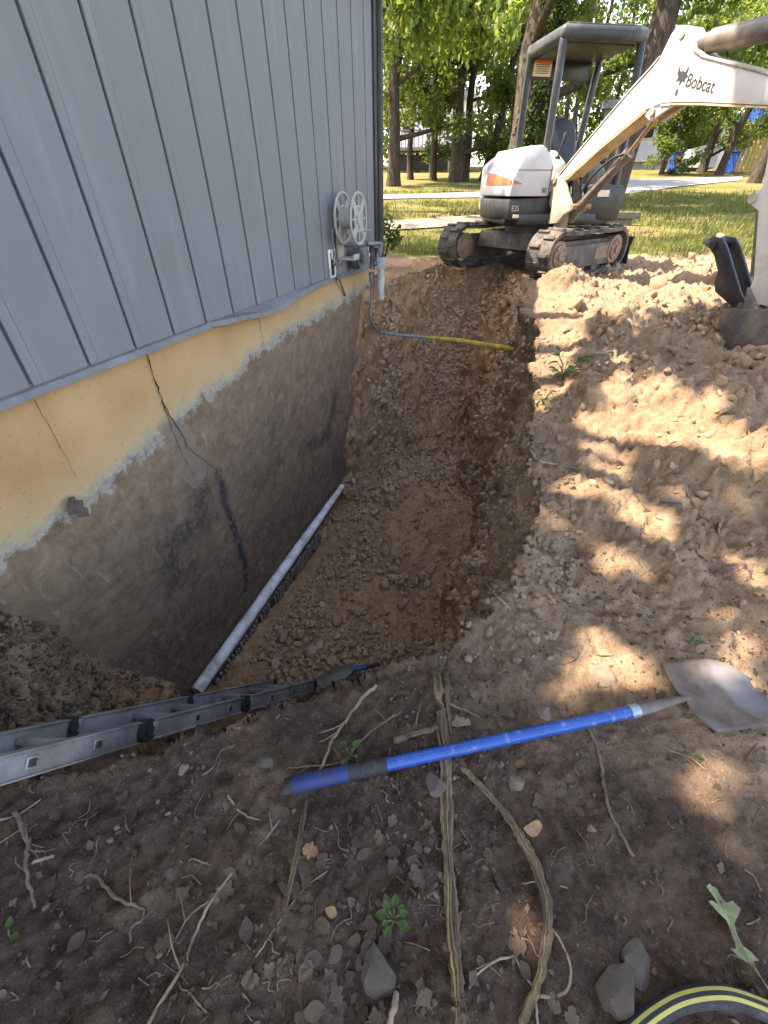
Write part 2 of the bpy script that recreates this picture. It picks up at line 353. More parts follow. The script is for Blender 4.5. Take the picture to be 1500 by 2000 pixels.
def foundation():
    ys = np.linspace(HY0, 5.6, 420); zs = np.linspace(-2.3, SID_Z + .02, 160); Y, Z = np.meshgrid(ys, zs); nr, nc = Y.shape
    line = [(0, 1100), (60, 1050), (130, 1005), (165, 985), (230, 925), (310, 850), (360, 805), (400, 772), (460, 735), (500, 692), (560, 652), (620, 617), (680, 580), (712, 562)]
    lp = [atx(a, b, WALLX) for a, b in line]; zb = np.interp(Y, [p.y for p in lp], [p.z for p in lp])
    def segd(pts, sx=1.0):
        d = np.full(Y.shape, 9.0); q = [atx(a, b, WALLX) for a, b in pts]
        for a, b in zip(q[:-1], q[1:]):
            dx, dy = b.y - a.y, b.z - a.z; t = np.clip(((Y - a.y) * dx + (Z - a.z) * dy) / (dx * dx + dy * dy + 1e-9), 0, 1); d = np.minimum(d, np.hypot((Y - a.y - t * dx) * sx, Z - a.z - t * dy))
        return d
    tar = np.maximum.reduce([1.1 * np.exp(-(segd([(425, 925), (440, 985), (462, 1050), (478, 1100), (480, 1150)]) / .045) ** 2),
        .65 * np.exp(-(segd([(395, 960), (400, 1010), (330, 1070), (340, 1130)]) / .14) ** 2), .42 * np.exp(-(segd([(360, 1110), (430, 1160), (340, 1200)]) / .16) ** 2),
        .65 * np.exp(-(segd([(590, 880), (640, 850), (655, 770)]) / .10) ** 2), .5 * np.exp(-(segd([(545, 1040), (570, 1000)]) / .12) ** 2), .35 * np.exp(-(segd([(530, 820), (545, 900), (500, 960)]) / .14) ** 2), .5 * np.exp(-(segd([(470, 1190), (250, 1300)]) / .16) ** 2)])
    tar = np.maximum(tar, .42 * sstep(-.55, -1.35, Z))
    patch = np.exp(-(segd([(320, 830), (360, 850), (390, 905), (380, 935), (352, 905)]) / .075) ** 4)
    P = np.stack([np.full(Y.size, WALLX), Y.ravel(), Z.ravel()], 1); below = sstep(.02, -.1, (Z - zb).ravel())
    P[:, 0] += .007 * sstep(-.012, .016, (Z - zb).ravel() + fbm(P, 9, 3, 77) * .03) + fbm(P, 3, 3, 71) * .004 + below * (fbm(P, 22, 3, 75) * .006 + .004)
    ii = np.arange(nr * nc).reshape(nr, nc); F = np.stack([ii[:-1, :-1], ii[:-1, 1:], ii[1:, 1:], ii[1:, :-1]], -1).reshape(-1, 4)
    n0 = len(P); P = np.vstack([P, [[WALLX, 5.6, -2.3], [WALLX, 5.6, SID_Z + .02], [-9.9, 5.6, SID_Z + .02], [-9.9, 5.6, -2.3]]]); F = np.vstack([F, [[n0, n0 + 1, n0 + 2, n0 + 3]]])
    me = np_mesh('foundation_wall', P, F); z4 = np.zeros(4)
    fattr(me, 'grade', np.append((Z - zb).ravel(), z4 + .3)); fattr(me, 'tar', np.append(tar.ravel(), z4)); fattr(me, 'patch', np.append(patch.ravel(), z4))
    me.polygons.foreach_set('use_smooth', [True] * len(me.polygons))
    n = NT('basement wall'); v = n.pos(); g = n.attr('grade'); nz = n.noise(v, 7, 5, .6); nf = n.noise(v, 32, 5, .7); big = n.noise(v, 2.3, 4, .6); vs = n.pos((1, 1, .25))
    edge = n.math('ADD', g, n.math('ADD', n.rng(nz, .3, .7, -.06, .06), n.rng(nf, .3, .7, -.025, .025)))
    yel = n.mix(n.rng(big, .35, .65), (.38, .22, .095), (.465, .29, .14)); yel = n.mix(n.rng(n.noise(vs, 5, 5, .65), .55, .75, 0, .5), yel, (.46, .26, .12))
    yel = n.mix(n.rng(g, .0, .26, .75, 0), yel, (.44, .36, .20)); yel = n.mix(n.rng(n.noise(v, 60, 2), .68, .74, 0, .7), yel, (.12, .08, .04))
    white = n.mix(n.rng(nf, .35, .65), (.22, .205, .175), (.34, .315, .27))
    mud = n.mix(n.rng(nz, .3, .7), (.135, .086, .052), (.245, .165, .103)); mud = n.mix(n.rng(nf, .42, .7, 0, .55), mud, (.275, .20, .138)); mud = n.mix(n.rng(big, .5, .68, 0, .6), mud, (.20, .135, .085))
    mud = n.mix(n.rng(n.noise(n.pos((1, 2.2, .5)), 9, 6, .7, .6), .60, .70, 0, .7), mud, (.33, .29, .24))
    tarc = n.mix(nf, (.018, .018, .022), (.06, .058, .06))
    tk = n.math('MULTIPLY', n.attr('tar'), n.rng(n.noise(n.pos((1, 1.6, 1)), 13, 7, .75, .8), .36, .56, .1, 1.25))
    mud = n.mix(n.rng(tk, .12, .95), mud, tarc)
    mud = n.mix(n.rng(n.noise(n.pos((1, 2, 1)), 26, 6, .75, .5), .63, .72, 0, .5), mud, (.05, .045, .045))
    mud = n.mix(n.rng(n.math('ADD', n.attr('patch'), n.rng(nz, .3, .7, -.35, .35)), .45, .7), mud, n.mix(nf, (.23, .185, .135), (.31, .255, .195)))
    c = n.mix(n.rng(edge, -.045, -.005), mud, white); c = n.mix(n.rng(edge, -.005, .09), c, yel)
    c = n.mix(n.math('MULTIPLY', n.rng(n.math('ADD', n.attr('patch'), n.rng(nz, .3, .7, -.3, .3)), .5, .7), n.rng(g, .1, .0, 0, .9)), c, (.20, .155, .108))
    rough = n.rng(edge, -.03, .05, .92, .75); n.bump(n.math('ADD', n.math('MULTIPLY', nf, n.rng(edge, -.02, .03, .9, .15)), n.math('MULTIPLY', n.noise(v, 110, 4, .7), n.rng(edge, -.02, .03, .5, .12))), .6, .012)
    hp(link('foundation_wall', me, n.set(c, rough, 0, .25)))
foundation()
# crack with its two branches, hairlines
M_CRACK = simple('crack void', (.012, .010, .008), .95, 0, .2)
def crack(px, w0, w1, name='crack'):
    rnd = random.Random(len(px)); pts = []
    for (a, b), (c, d) in zip(px[:-1], px[1:]):
        for k in range(4): t = k / 4; pts.append((a + (c - a) * t + rnd.uniform(-1.6, 1.6), b + (d - b) * t + rnd.uniform(-1, 1)))
    pts.append(px[-1]); m = MB(); V = []
    for i, (a, b) in enumerate(pts):
        p = atx(a, b, WALLX + .0195); t = i / (len(pts) - 1); w = (w0 + (w1 - w0) * t) * rnd.uniform(.6, 1.3); V += [p + Vector((0, -w, 0)), p + Vector((.0006, w, 0))]
    m.add(V, [(2 * i, 2 * i + 1, 2 * i + 3, 2 * i + 2) for i in range(len(pts) - 1)]); return hp(m.build(name, M_CRACK))
crack([(288, 682), (291, 705), (301, 735), (311, 765), (320, 790), (334, 815), (347, 836), (360, 855), (366, 872), (385, 888), (402, 900), (415, 912)], .0045, .002)
crack([(318, 785), (328, 812), (336, 840), (352, 880), (365, 905), (380, 931)], .003, .0012)
crack([(66, 780), (88, 820), (118, 872), (135, 905), (150, 935)], .0012, .0006, 'hairline_crack')
crack([(505, 618), (511, 650), (515, 690)], .002, .0007, 'hairline_crack')
crack([(505, 690), (520, 730), (527, 770)], .001, .0005, 'hairline_crack')
# battened siding, board by board
bd = MB().box((0, 0, 0), (.016, .239, SID_TOP - SID_Z), None, .002); bt = MB().box((0, 0, 0), (.016, .047, SID_TOP - SID_Z - .004), None, .003)
bme = mesh('siding_board', bd.v, bd.f); tme = mesh('batten', bt.v, bt.f); rs = random.Random(4)
zc = (SID_Z + SID_TOP) / 2; k0 = 1.265; i = -12
while True:
    yb = k0 + .3047 * i
    if yb > HY1 - .05: break
    o = hp(link('batten', tme, M_SID)); o.location = Vector((WALLX + .0155 + rs.uniform(-.0006, .0006), yb + .024, zc + .001))
    o.rotation_euler = (rs.uniform(-.0006, .0006), 0, 0)
    w = min(.3047, HY1 - yb)
    o = hp(link('siding_board', bme, M_SID)); o.location = Vector((WALLX + .014 + rs.uniform(-.0008, .0008), yb + .0485 + .1195 * w / .3047, zc)); o.scale = (1, w / .3047, 1)
    i += 1
hp(MB().box((WALLX + .002, (HY0 + HY1) / 2, zc), (.006, HY1 - HY0, SID_TOP - SID_Z - .02)).build('siding_backing', simple('groove paint', (.10, .135, .165), .7)))
# bent flashing under the siding
def flashing():
    prof = [(409, 630, .012, .02), (440, 628, .03, .03), (470, 621, .045, .05), (520, 611, .055, .06), (548, 601, .05, .05), (585, 577, .03, .03), (610, 562, .02, .02), (640, 548, .012, .012), (700, 529, .012, .012)]
    pts = [(HY0, .775, .012, .0), (k0 + .3047 * 3.85, .775, .012, .0)]
    for a, b, ox, dr in prof: p = atx(a, b, WALLX + ox + .03); pts.append((p.y, min(p.z, .785), ox, dr))
    pts.append((HY1, .775, .012, 0)); V = []; F = []
    for (y, z, ox, dr) in pts:
        zt = .79; V += [(WALLX + .026 + ox * .2, y, zt + .004 - dr * .1), (WALLX + .03 + ox, y, z + .012), (WALLX + .044 + ox, y, z - .018), (WALLX + .004, y, z - .026)]
    for i in range(len(pts) - 1):
        for k in range(3): a = 4 * i + k; F.append((a, a + 1, a + 5, a + 4))
    m = MB().add(V, F); o = hp(m.build('flashing', M_FLASH)); sm = o.modifiers.new('thick', 'SOLIDIFY'); sm.thickness = .002
flashing()
hp(MB().box((WALLX - .03, (HY0 + HY1) / 2, SID_Z + .06), (.05, HY1 - HY0, .10)).build('sill_plate', simple('old timber', (.16, .12, .08), .85)))
hp(MB().box((WALLX + .012, HY1 + .045, (SID_Z + SID_TOP) / 2 - .02), (.07, .085, SID_TOP - SID_Z + .06), None, .008).build('corner_board', M_TRIM))
hp(MB().tube([(WALLX + .055, HY1 + .13, 3.0), (WALLX + .055, HY1 + .13, .62)], .038, 8).build('downspout', M_TRIM, None, False, 40))
# the rest of the house: hidden walls, roof with overhang
B = MB(); B.box((-6.05, HY1 - .02, (SID_Z + SID_TOP) / 2), (7.75, .05, SID_TOP - SID_Z)); B.box((-6.05, HY0, (SID_Z + SID_TOP) / 2), (7.75, .05, SID_TOP - SID_Z)); B.box((-9.93, 1.6, 1.6), (.05, 8.2, 3.0))
hp(B.build('hidden_wall', M_SID))
hp(MB().box((-6.05, HY0, -.75), (7.75, .06, 3.1)).build('end_foundation', M_CRACK if 0 else M_FLASH))
EX, EZ = WALLX + .30, 3.06
rf = MB(); prof = [(EX, EZ + .02), (-6.05, EZ + 1.75), (-10.27, EZ + .02), (-10.27, EZ + .2), (-6.05, EZ + 1.95), (EX, EZ + .2)]
rf.prism(prof, (0, (HY0 + HY1) / 2, 0), (1, 0, 0), (0, 0, 1), HY1 - HY0 + .9); roof = hp(rf.build('roof', M_SHINGLE))
sf = hp(MB().box((WALLX + .16, (HY0 + HY1) / 2, EZ + .03), (.28, HY1 - HY0 + .8, .03)).build('soffit', M_SOFFIT))
for yy in (HY0, HY1 - .02): hp(MB().prism([(WALLX, SID_TOP), (-6.05, SID_TOP + 1.62), (-9.95, SID_TOP)], (0, yy, 0), (1, 0, 0), (0, 0, 1), .05).build('gable', M_SID))

# ------------------------------------------------------------------ compact excavator at the far end of the trench
XC = Vector((-.2, 7.72, .56)); A_T, A_U, A_B = 57, -62, -50
exc = tag(empty('excavator', XC), 'white and black compact excavator with canopy parked behind the trench', 'excavator')
def xform(mb, M): mb.v = [M @ Vector(p) for p in mb.v]; return mb
def ROT(a): return Matrix.Rotation(R(a), 4, 'Z')
DUST = (.30, .23, .16)
M_WHITE = simple('machine white paint', (.50, .505, .505), .42, 0, .08, 3, .06, (.36, .32, .27), .35, .5)
M_BOOM = simple('boom paint, worn', (.50, .47, .435), .5, 0, .10, 4, .12, (.36, .26, .18), .42, .45)
M_UNDER = simple('boom underside, stained', (.52, .40, .24), .6, 0, .2, 5, .2, (.20, .13, .08), .4)
M_BLACK = simple('machine black paint', (.011, .0115, .0125), .42, 0, .35, 5, .1, (.04, .035, .03), .25, .5)
M_CAST = simple('dusty casting', (.34, .29, .22), .8, 0, .35, 9, .4, (.50, .45, .38), .4)
M_RUBBER = simple('track rubber', (.022, .022, .023), .8, 0, .35, 8, .4, (.20, .16, .12), .6)
M_TRKFR = simple('muddy track frame', (.075, .066, .058), .8, 0, .3, 6, .3, (.22, .165, .115), .5)
M_HUB = simple('muddy sprocket', (.20, .13, .085), .85, 0, .35, 9, .4, (.30, .22, .15), .5)
M_CYL = simple('cylinder barrel', (.11, .098, .085), .5, .2, .3, 9, .15, (.26, .2, .14), .45); M_ROD = simple('chromed rod', (.30, .22, .15), .3, .8, .2, 9, .05)
M_SEAT = simple('seat vinyl', (.030, .034, .040), .55, 0, .25, 6, .2); M_BEIGE = simple('cab plastic', (.36, .335, .28), .65, 0, .15, 5, .1, (.2, .17, .13), .35)
M_GREY = simple('grey plastic', (.17, .165, .155), .6, 0, .2, 5); M_ORANGE = simple('orange decal', (.62, .14, .035), .5, 0, .1, 5, 0)
M_STICK = simple('paper sticker', (.66, .56, .40), .6, 0, .08, 12, 0); M_DECAL = simple('black decal', (.025, .025, .025), .5, 0, .1, 5, 0)
M_CANOPY = simple('canopy paint', (.026, .030, .028), .5, 0, .3, 4, .1, (.10, .115, .105), .35)
MT = Matrix.Translation((-.17, -.06, 0)) @ ROT(A_T); MU = ROT(A_U)
# undercarriage
def track(side):
    w, r, hl = .34, .265, .68; y0 = side * .80; n = 30; out = []
    loop = [(hl + math.cos(a) * r, r + math.sin(a) * r) for a in np.linspace(-math.pi / 2, math.pi / 2, 12)] + [(x, 2 * r - .012 * math.sin((hl - x) / (2 * hl) * math.pi * 2) ** 2) for x in np.linspace(hl, -hl, 14)[1:-1]] + [(-hl + math.cos(a) * r, r + math.sin(a) * r) for a in np.linspace(math.pi / 2, 1.5 * math.pi, 12)] + [(x, 0.0) for x in np.linspace(-hl, hl, 14)[1:-1]]
    N = len(loop); cen = lambda x: (max(-hl, min(hl, x)), r)
    V = []; F = []
    for (x, z) in loop:
        c = cen(x); d = Vector((x - c[0], z - c[1])); L = d.length; d = d / L; i = (x - d.x * .045, z - d.y * .045)
        V += [(x, y0 - w / 2, z), (x, y0 + w / 2, z), (i[0], y0 + w / 2, i[1]), (i[0], y0 - w / 2, i[1])]
    for k in range(N):
        a = 4 * k; b = 4 * ((k + 1) % N)
        for q in range(4): F.append((a + q, a + (q + 1) % 4, b + (q + 1) % 4, b + q))
    m = MB().add(V, F)
    per = 44; cum = [0]
    for k in range(N): cum.append(cum[-1] + math.dist(loop[k], loop[(k + 1) % N]))
    for j in range(per):
        s = cum[-1] * j / per; k = max(i for i in range(N) if cum[i] <= s); t = (s - cum[k]) / (cum[k + 1] - cum[k]); x = loop[k][0] + (loop[(k + 1) % N][0] - loop[k][0]) * t; z = loop[k][1] + (loop[(k + 1) % N][1] - loop[k][1]) * t
        c = cen(x); d = Vector((x - c[0], 0, z - c[1])).normalized(); tan = Vector((-d.z, 0, d.x)); rm = Matrix((tan, Vector((0, 1, 0)), d)).transposed()
        off = .075 if j % 2 else -.075; m.box(Vector((x, y0 + off, z)) + d * .008, (.048, .15, .034), rm, .006)
    o = xform(m, MT).build('track_belt', M_RUBBER, exc, False, 35)
    f = MB(); sd = side
    f.prism([(-.62, .10), (.62, .10), (.66, .24), (.55, .36), (-.5, .36), (-.66, .26)], (0, y0 + sd * .10, 0), (1, 0, 0), (0, 0, 1), .05, .008); f.prism([(-.6, .12), (.6, .12), (.6, .4), (-.6, .4)], (0, y0 - sd * .02, 0), (1, 0, 0), (0, 0, 1), .14)
    xform(f, MT).build('track_frame', M_TRKFR, exc, False, 35)
    for x, nm, rr in ((-hl, 'sprocket', .165), (hl, 'idler_wheel', .17)):
        c = MB(); c.cyl((x, y0 - .13, r), (x, y0 + .13, r), rr, 26); c.cyl((x, y0 + sd * .12, r), (x, y0 + sd * .152, r), rr * .72, 22); c.cyl((x, y0 + sd * .15, r), (x, y0 + sd * .175, r), rr * .3, 14)
        for k in range(8): a = k * math.pi / 4; c.cyl((x + math.cos(a) * rr * .55, y0 + sd * .15, r + math.sin(a) * rr * .55), (x + math.cos(a) * rr * .55, y0 + sd * .165, r + math.sin(a) * rr * .55), .012, 6)
        xform(c, MT).build(nm, M_HUB, exc, False, 35)
    for x in (-.38, -.05, .28):
        c = MB().cyl((x, y0 - .11, .085), (x, y0 + .11, .085), .075, 16); xform(c, MT).build('track_roller', M_TRKFR, exc, False, 35)
    p = MB().box((.34, y0 + sd * .128, .25), (.3, .008, .16), None, .003); xform(p, MT).build('side_plate', M_HUB, exc)
track(-1); track(1)
c = MB(); c.prism([(-.5, .26), (.5, .26), (.42, .46), (-.42, .46)], (0, 0, 0), (1, 0, 0), (0, 0, 1), 1.25, .02); c.cyl((0, 0, .42), (0, 0, .56), .4, 30); xform(c, MT).build('turntable_frame', M_TRKFR, exc, False, 35)
b = MB(); prof = [(1.30, .02), (1.25, .12), (1.24, .24), (1.29, .38), (1.315, .38), (1.27, .24), (1.275, .13), (1.325, .02)]; b.prism(prof, (0, 0, 0), (1, 0, 0), (0, 0, 1), 1.72); bl = xform(b, MT).build('dozer_blade', M_BLACK, exc, False, 30)
b = MB()
for s in (-1, 1): xform(MB().box((.95, s * .42, .2), (.62, .09, .1), None, .01), MT).build('blade_arm', M_BLACK, bl)
# upper body: everything below in the machine's own frame, x forward, y to its left
def up(mb, name, mat, par=None, auto=35): return xform(mb, MU).build(name, mat, par or exc, False, auto)
m = MB(); m.prism([(-.72, -.72), (-.80, -.3), (-.80, .3), (-.72, .70), (.30, .76), (.50, .60), (.56, .2), (.56, -.2), (.50, -.66), (.36, -.80)], (0, 0, .62), (1, 0, 0), (0, 1, 0), .13, .015); up(m, 'deck', M_BLACK)
m = MB(); m.prism([(-.80, .60), (-.82, .84), (-.20, .86), (-.12, .80), (-.12, .60)], (-.08, 0, 0), (0, 1, 0), (0, 0, 1), 1.12, .03); low = up(m, 'lower_panel', M_BLACK)
for k in range(6):
    z = .69 + k * .018; w = .12 - abs(k - 2.5) * .018; v = MB().box((.482, -.30, z), (.012, w, .008), None, .001); up(v, 'vent_slot', M_DECAL, low, None)
m = MB(); m.prism([(-.82, .862), (-.80, 1.06), (-.64, 1.36), (-.46, 1.37), (-.33, 1.27), (-.28, 1.18), (-.27, .862)], (-.08, 0, 0), (0, 1, 0), (0, 0, 1), 1.10, .025); hood = up(m, 'engine_hood', M_WHITE, None, 32)
def front_tri(pts, x, name, mat, par, th=.004): q = MB().prism(pts, (x, 0, 0), (0, 1, 0), (0, 0, 1), th); return up(q, name, mat, par, None)
front_tri([(-.79, .99), (-.785, 1.035), (-.70, 1.005), (-.66, .99)], .474, 'orange_stripe', M_ORANGE, hood)
m = MB(); m.prism([(-.80, .68), (-.80, 1.2), (-.62, 1.32), (.50, 1.32), (.68, 1.2), (.70, .68)], (-.66, 0, 0), (0, 1, 0), (0, 0, 1), .22, .05); up(m, 'counterweight', M_WHITE, None, 32)
m = MB(); m.prism([(.24, .60), (.24, .98), (.30, 1.0), (.72, .98), (.76, .90), (.74, .60)], (.34, 0, 0), (0, 1, 0), (0, 0, 1), .38, .03); fl = up(m, 'step_panel', M_BLACK)
front_tri([(.36, .86), (.52, .86), (.52, .93), (.36, .93)], .533, 'white_sticker', M_STICK, fl)
m = MB().box((.1, .25, .73), (.75, .8, .06), None, .01); up(m, 'floor_plate', M_BLACK)
for k in range(5): up(MB().box((.2 + k * .05, .22, .768), (.02, .5, .012), None, .002), 'tread_bar', M_DECAL, None, None)
# seat, consoles, levers
m = MB(); m.box((-.18, .2, .98), (.46, .46, .14), None, .05); m.box((-.18, .2, .84), (.34, .34, .16), None, .02); seat = up(m, 'seat', M_SEAT, None, 50)
bk = MB(); rot = Matrix.Rotation(R(-10), 3, 'Y')
bk.prism([(-.22, 0), (-.24, .28), (-.22, .52), (-.15, .66), (-.05, .70), (.05, .70), (.15, .66), (.22, .52), (.24, .28), (.22, 0)], (-.40, .2, 1.02), (0, 1, 0), rot @ Vector((0, 0, 1)), .12, .04); up(bk, 'backrest', M_SEAT, seat, 60)
m = MB().box((-.385, -.015, 1.40), (.13, .03, .34), rot, .012); up(m, 'backrest_bolster', M_BEIGE, seat, 50)
m = MB().prism([(-.42, .86), (-.42, 1.30), (-.12, 1.36), (.22, 1.22), (.3, 1.0), (.3, .86)], (0, -.09, 0), (1, 0, 0), (0, 0, 1), .2, .04); up(m, 'right_console', M_BEIGE, None, 50)
m = MB().prism([(-.42, .80), (-.42, 1.2), (-.1, 1.26), (.18, 1.14), (.22, .80)], (0, .56, 0), (1, 0, 0), (0, 0, 1), .14, .04); up(m, 'left_console', M_GREY, None, 50)
for y in (-.09, .56):
    m = MB(); m.tube([(.12, y, 1.22), (.16, y, 1.36), (.19, y * .95 + .01, 1.44)], [.012, .012, .016], 8); m.box((.12, y, 1.25), (.07, .07, .07), None, .02); m.box((.2, y * .95 + .01, 1.47), (.04, .04, .08), None, .014); up(m, 'joystick', M_DECAL)
m = MB()
for y in (.12, .22): m.tube([(.36, y, .76), (.42, y, 1.0), (.40, y, 1.22)], .012, 8); m.box((.4, y, 1.24), (.03, .03, .06), None, .01)
up(m, 'travel_lever', M_DECAL)
# canopy: four posts and a roof with rounded edges
cx0, cx1, cy0, cy1, cz = -.74, .27, -.37, .70, 2.40
posts = [((.34, -.34, .86), (.30, -.34, 1.3), (cx1 - .06, cy0 + .05, cz - .12), (cx1 - .13, cy0 + .07, cz - .03)), ((.36, .68, .86), (.32, .68, 1.4), (cx1 - .06, cy1 - .05, cz - .12), (cx1 - .13, cy1 - .07, cz - .03)),
         ((-.70, -.30, 1.2), (-.72, -.30, 1.5), (cx0 + .06, cy0 + .05, cz - .12), (cx0 + .12, cy0 + .07, cz - .03)), ((-.70, .60, 1.2), (-.72, .62, 1.5), (cx0 + .06, cy1 - .05, cz - .12), (cx0 + .12, cy1 - .07, cz - .03))]
for p in posts: up(MB().tube(smooth_path(p, 5), .046, 12), 'canopy_post', M_BLACK, None, 60)
m = MB().prism([(-.12, .82), (.12, .82), (.05, 1.1), (.035, 1.35), (-.035, 1.35), (-.05, 1.1)], (.32, -.34, 0), (1, 0, 0), (0, 0, 1), .06, .015); up(m, 'post_bracket', M_BLACK, None, 50)
m = MB(); m.box(((cx0 + cx1) / 2, (cy0 + cy1) / 2, cz - .045), (cx1 - cx0, cy1 - cy0, .13), None, .045)
m.box(((cx0 + cx1) / 2, (cy0 + cy1) / 2, cz + .03), (cx1 - cx0 - .16, cy1 - cy0 - .16, .03), None, .012); rf_ = up(m, 'canopy_roof', M_CANOPY, None, 50)
m = MB().box(((cx0 + cx1) / 2, (cy0 + cy1) / 2, cz - .117), (cx1 - cx0 - .2, cy1 - cy0 - .2, .016), None, .004); up(m, 'roof_lining', M_BLACK, rf_, 50)
m = MB().box((cx0 + .035, .14, cz - .20), (.02, .84, .20), None, .008); up(m, 'roof_rear_panel', M_BLACK, rf_, 50)
m = MB().box((cx0 + .049, -.13, cz - .19), (.004, .25, .15)); st = up(m, 'warning_sticker', M_STICK, rf_, None)
m = MB().box((cx0 + .053, -.13, cz - .13), (.004, .25, .03)); up(m, 'sticker_header', M_ORANGE, st, None)
for k in range(5): up(MB().box((cx0 + .0535, -.13, cz - .155 - k * .02), (.003, .2 - .02 * (k % 3), .006)), 'print_line', M_DECAL, st, None)
for q in ([(.30, .62, 1.75), (.36, .56, 1.85), (.42, .5, 1.8), (.44, .46, 1.2), (.42, .44, .9)], [(-.70, .56, 1.5), (-.6, .45, 1.72), (-.55, .42, 1.7), (-.5, .4, 1.2)]): up(MB().tube(smooth_path(q, 4), .012, 8), 'grab_rail', M_DECAL, None, 60)
sd_ = MB().prism([(-.45, .985), (-.42, 1.12), (-.1, 1.10), (.452, 1.035), (.452, .985)], (0, -.814, 0), (1, 0, 0), (0, 0, 1), .008); up(sd_, 'orange_stripe', M_ORANGE, hood, None)
for z in (1.13,): up(MB().box((.474, -.54, z), (.004, .5, .006)), 'panel_seam', M_DECAL, hood, None)
up(MB().box((.474, -.30, 1.02), (.006, .006, .30)), 'panel_seam', M_DECAL, hood, None); up(MB().box((.482, -.36, .93), (.016, .05, .05), None, .006), 'hood_latch', M_GREY, hood)
up(MB().box((.49, -.70, .655), (.02, .08, .04), None, .006), 'work_lamp', M_STICK, low)
for q in ([(.5, -.05, .8), (.62, -.1, 1.0), (.72, -.12, .98), (.78, -.08, .82)], [(.5, 0, .78), (.6, -.02, 1.06), (.74, -.04, 1.04), (.8, -.02, .86)], [(.46, .08, .7), (.62, .12, .86), (.76, .1, .74)], [(.48, -.1, .66), (.6, -.18, .74), (.74, -.16, .66)]): up(MB().tube(smooth_path(q, 5), .016, 8), 'hydraulic_hose', M_DECAL, None, 60)
# boom, traced on its own vertical plane
BP = np.array([-.06, 6.98, 0]); bu = Vector((math.cos(R(A_B)), math.sin(R(A_B)), 0)); bn = Vector((-bu.y, bu.x, 0))
def sz(px, py): p = atplane(px, py, BP, A_B); return ((p - Vector(BP)).dot(bu), p.z)
def bp(mb, name, mat, par=None, auto=35): return xform(mb, Matrix.Translation(-XC)).build(name, mat, par or exc, False, auto)
BO = Vector((BP[0], BP[1], 0)); UPV = (0, 0, 1)
side = [sz(*p) for p in [(1090, 345), (1137, 288), (1179, 238), (1232, 176), (1269, 136), (1289, 112), (1311, 66), (1324, 49), (1342, 49), (1349, 66), (1355, 99), (1372, 112), (1440, 130), (1500, 147)]]
tip = [(2.62, 2.16), (2.78, 2.10), (2.84, 2.0), (2.8, 1.92), (2.62, 1.95)]
bot = [sz(*p) for p in [(1500, 206), (1430, 203), (1368, 200), (1315, 200), (1289, 203), (1262, 214), (1230, 240), (1180, 281), (1110, 345), (1098, 352)]]
TH = .21; off = bn * (TH / 2)
m = MB().prism(side + tip + bot, BO + off, bu, UPV, TH, .008); boom = bp(m, 'boom', M_BOOM)
def strip(line, lift, w0, w1, name, mat, th=.012):         # flange laid along one edge of the boom
    V = []; F = []
    for s_, z_ in line: a = BO + bu * s_ + Vector((0, 0, z_)); V += [a + bn * w0 + Vector((0, 0, lift)), a + bn * w1 + Vector((0, 0, lift)), a + bn * w1 + Vector((0, 0, lift - th)), a + bn * w0 + Vector((0, 0, lift - th))]
    for i in range(len(line) - 1):
        for k in range(4): F.append((4 * i + k, 4 * i + (k + 1) % 4, 4 * i + 4 + (k + 1) % 4, 4 * i + 4 + k))
    return bp(MB().add(V, F), name, mat, boom)
strip(bot[5:], -.004, .004, TH - .004, 'boom_underside', M_UNDER); strip(bot[:5], -.004, .004, TH - .004, 'boom_underside', M_UNDER)
strip(side[10:] + tip[:2], .014, -.012, TH + .012, 'boom_top_flange', M_CAST); strip(side[:6], .012, -.01, TH + .01, 'boom_top_flange', M_BOOM)
s0, z0 = sz(1273, 219); lug = MB().prism([(s0 - .11, z0 + .10), (s0 - .09, z0 - .02), (s0, z0 - .07), (s0 + .1, z0 - .02), (s0 + .22, z0 + .02), (s0 + .25, z0 + .12)], BO + bn * .03, bu, UPV, .03, .006)
lug.prism([(s0 - .11, z0 + .10), (s0 - .09, z0 - .02), (s0, z0 - .07), (s0 + .1, z0 - .02), (s0 + .22, z0 + .02), (s0 + .25, z0 + .12)], BO + bn * .17, bu, UPV, .03, .006); lg = bp(lug, 'cylinder_lug', M_BOOM, boom)
pc = BO + bu * s0 + Vector((0, 0, z0)); bp(MB().cyl(pc - bn * .012, pc + bn * .22, .032, 18), 'pin', M_CAST, lg)
s1, z1 = sz(1333, 66); pc1 = BO + bu * s1 + Vector((0, 0, z1)); bp(MB().cyl(pc1 - bn * .012, pc1 + bn * .22, .03, 16), 'pin', M_CAST, boom)
for w_ in (.06, .10, .14): bp(MB().tube(smooth_path([BO + bu * s_ + Vector((0, 0, z_ + .03)) + bn * w_ for s_, z_ in side[:6:1]], 4), .011, 7), 'hydraulic_hose', M_DECAL, boom, 60)
# lettering on the boom
def text_mesh(txt, size, shear=0.0, ext=.0015):
    cu = bpy.data.curves.new('t', 'FONT'); cu.body = txt; cu.size = size; cu.shear = shear; cu.extrude = ext; o = bpy.data.objects.new('t', cu); COL.objects.link(o)
    me = bpy.data.meshes.new_from_object(o.evaluated_get(bpy.context.evaluated_depsgraph_get())); bpy.data.objects.remove(o); bpy.data.curves.remove(cu); return me
def put_text(txt, size, o3, ux, uy, name, mat, par, sx=1.0, shear=0.0):
    me = text_mesh(txt, size, shear); ux = Vector(ux).normalized(); uy = Vector(uy).normalized(); nz = ux.cross(uy)
    for v in me.vertices: v.co = Vector(o3) - XC + ux * v.co.x * sx + uy * v.co.y + nz * v.co.z
    return link(name, me, mat, par)
def onboom(px, py): s_, z_ = sz(px, py); return BO + bu * s_ + Vector((0, 0, z_)) - bn * .0025
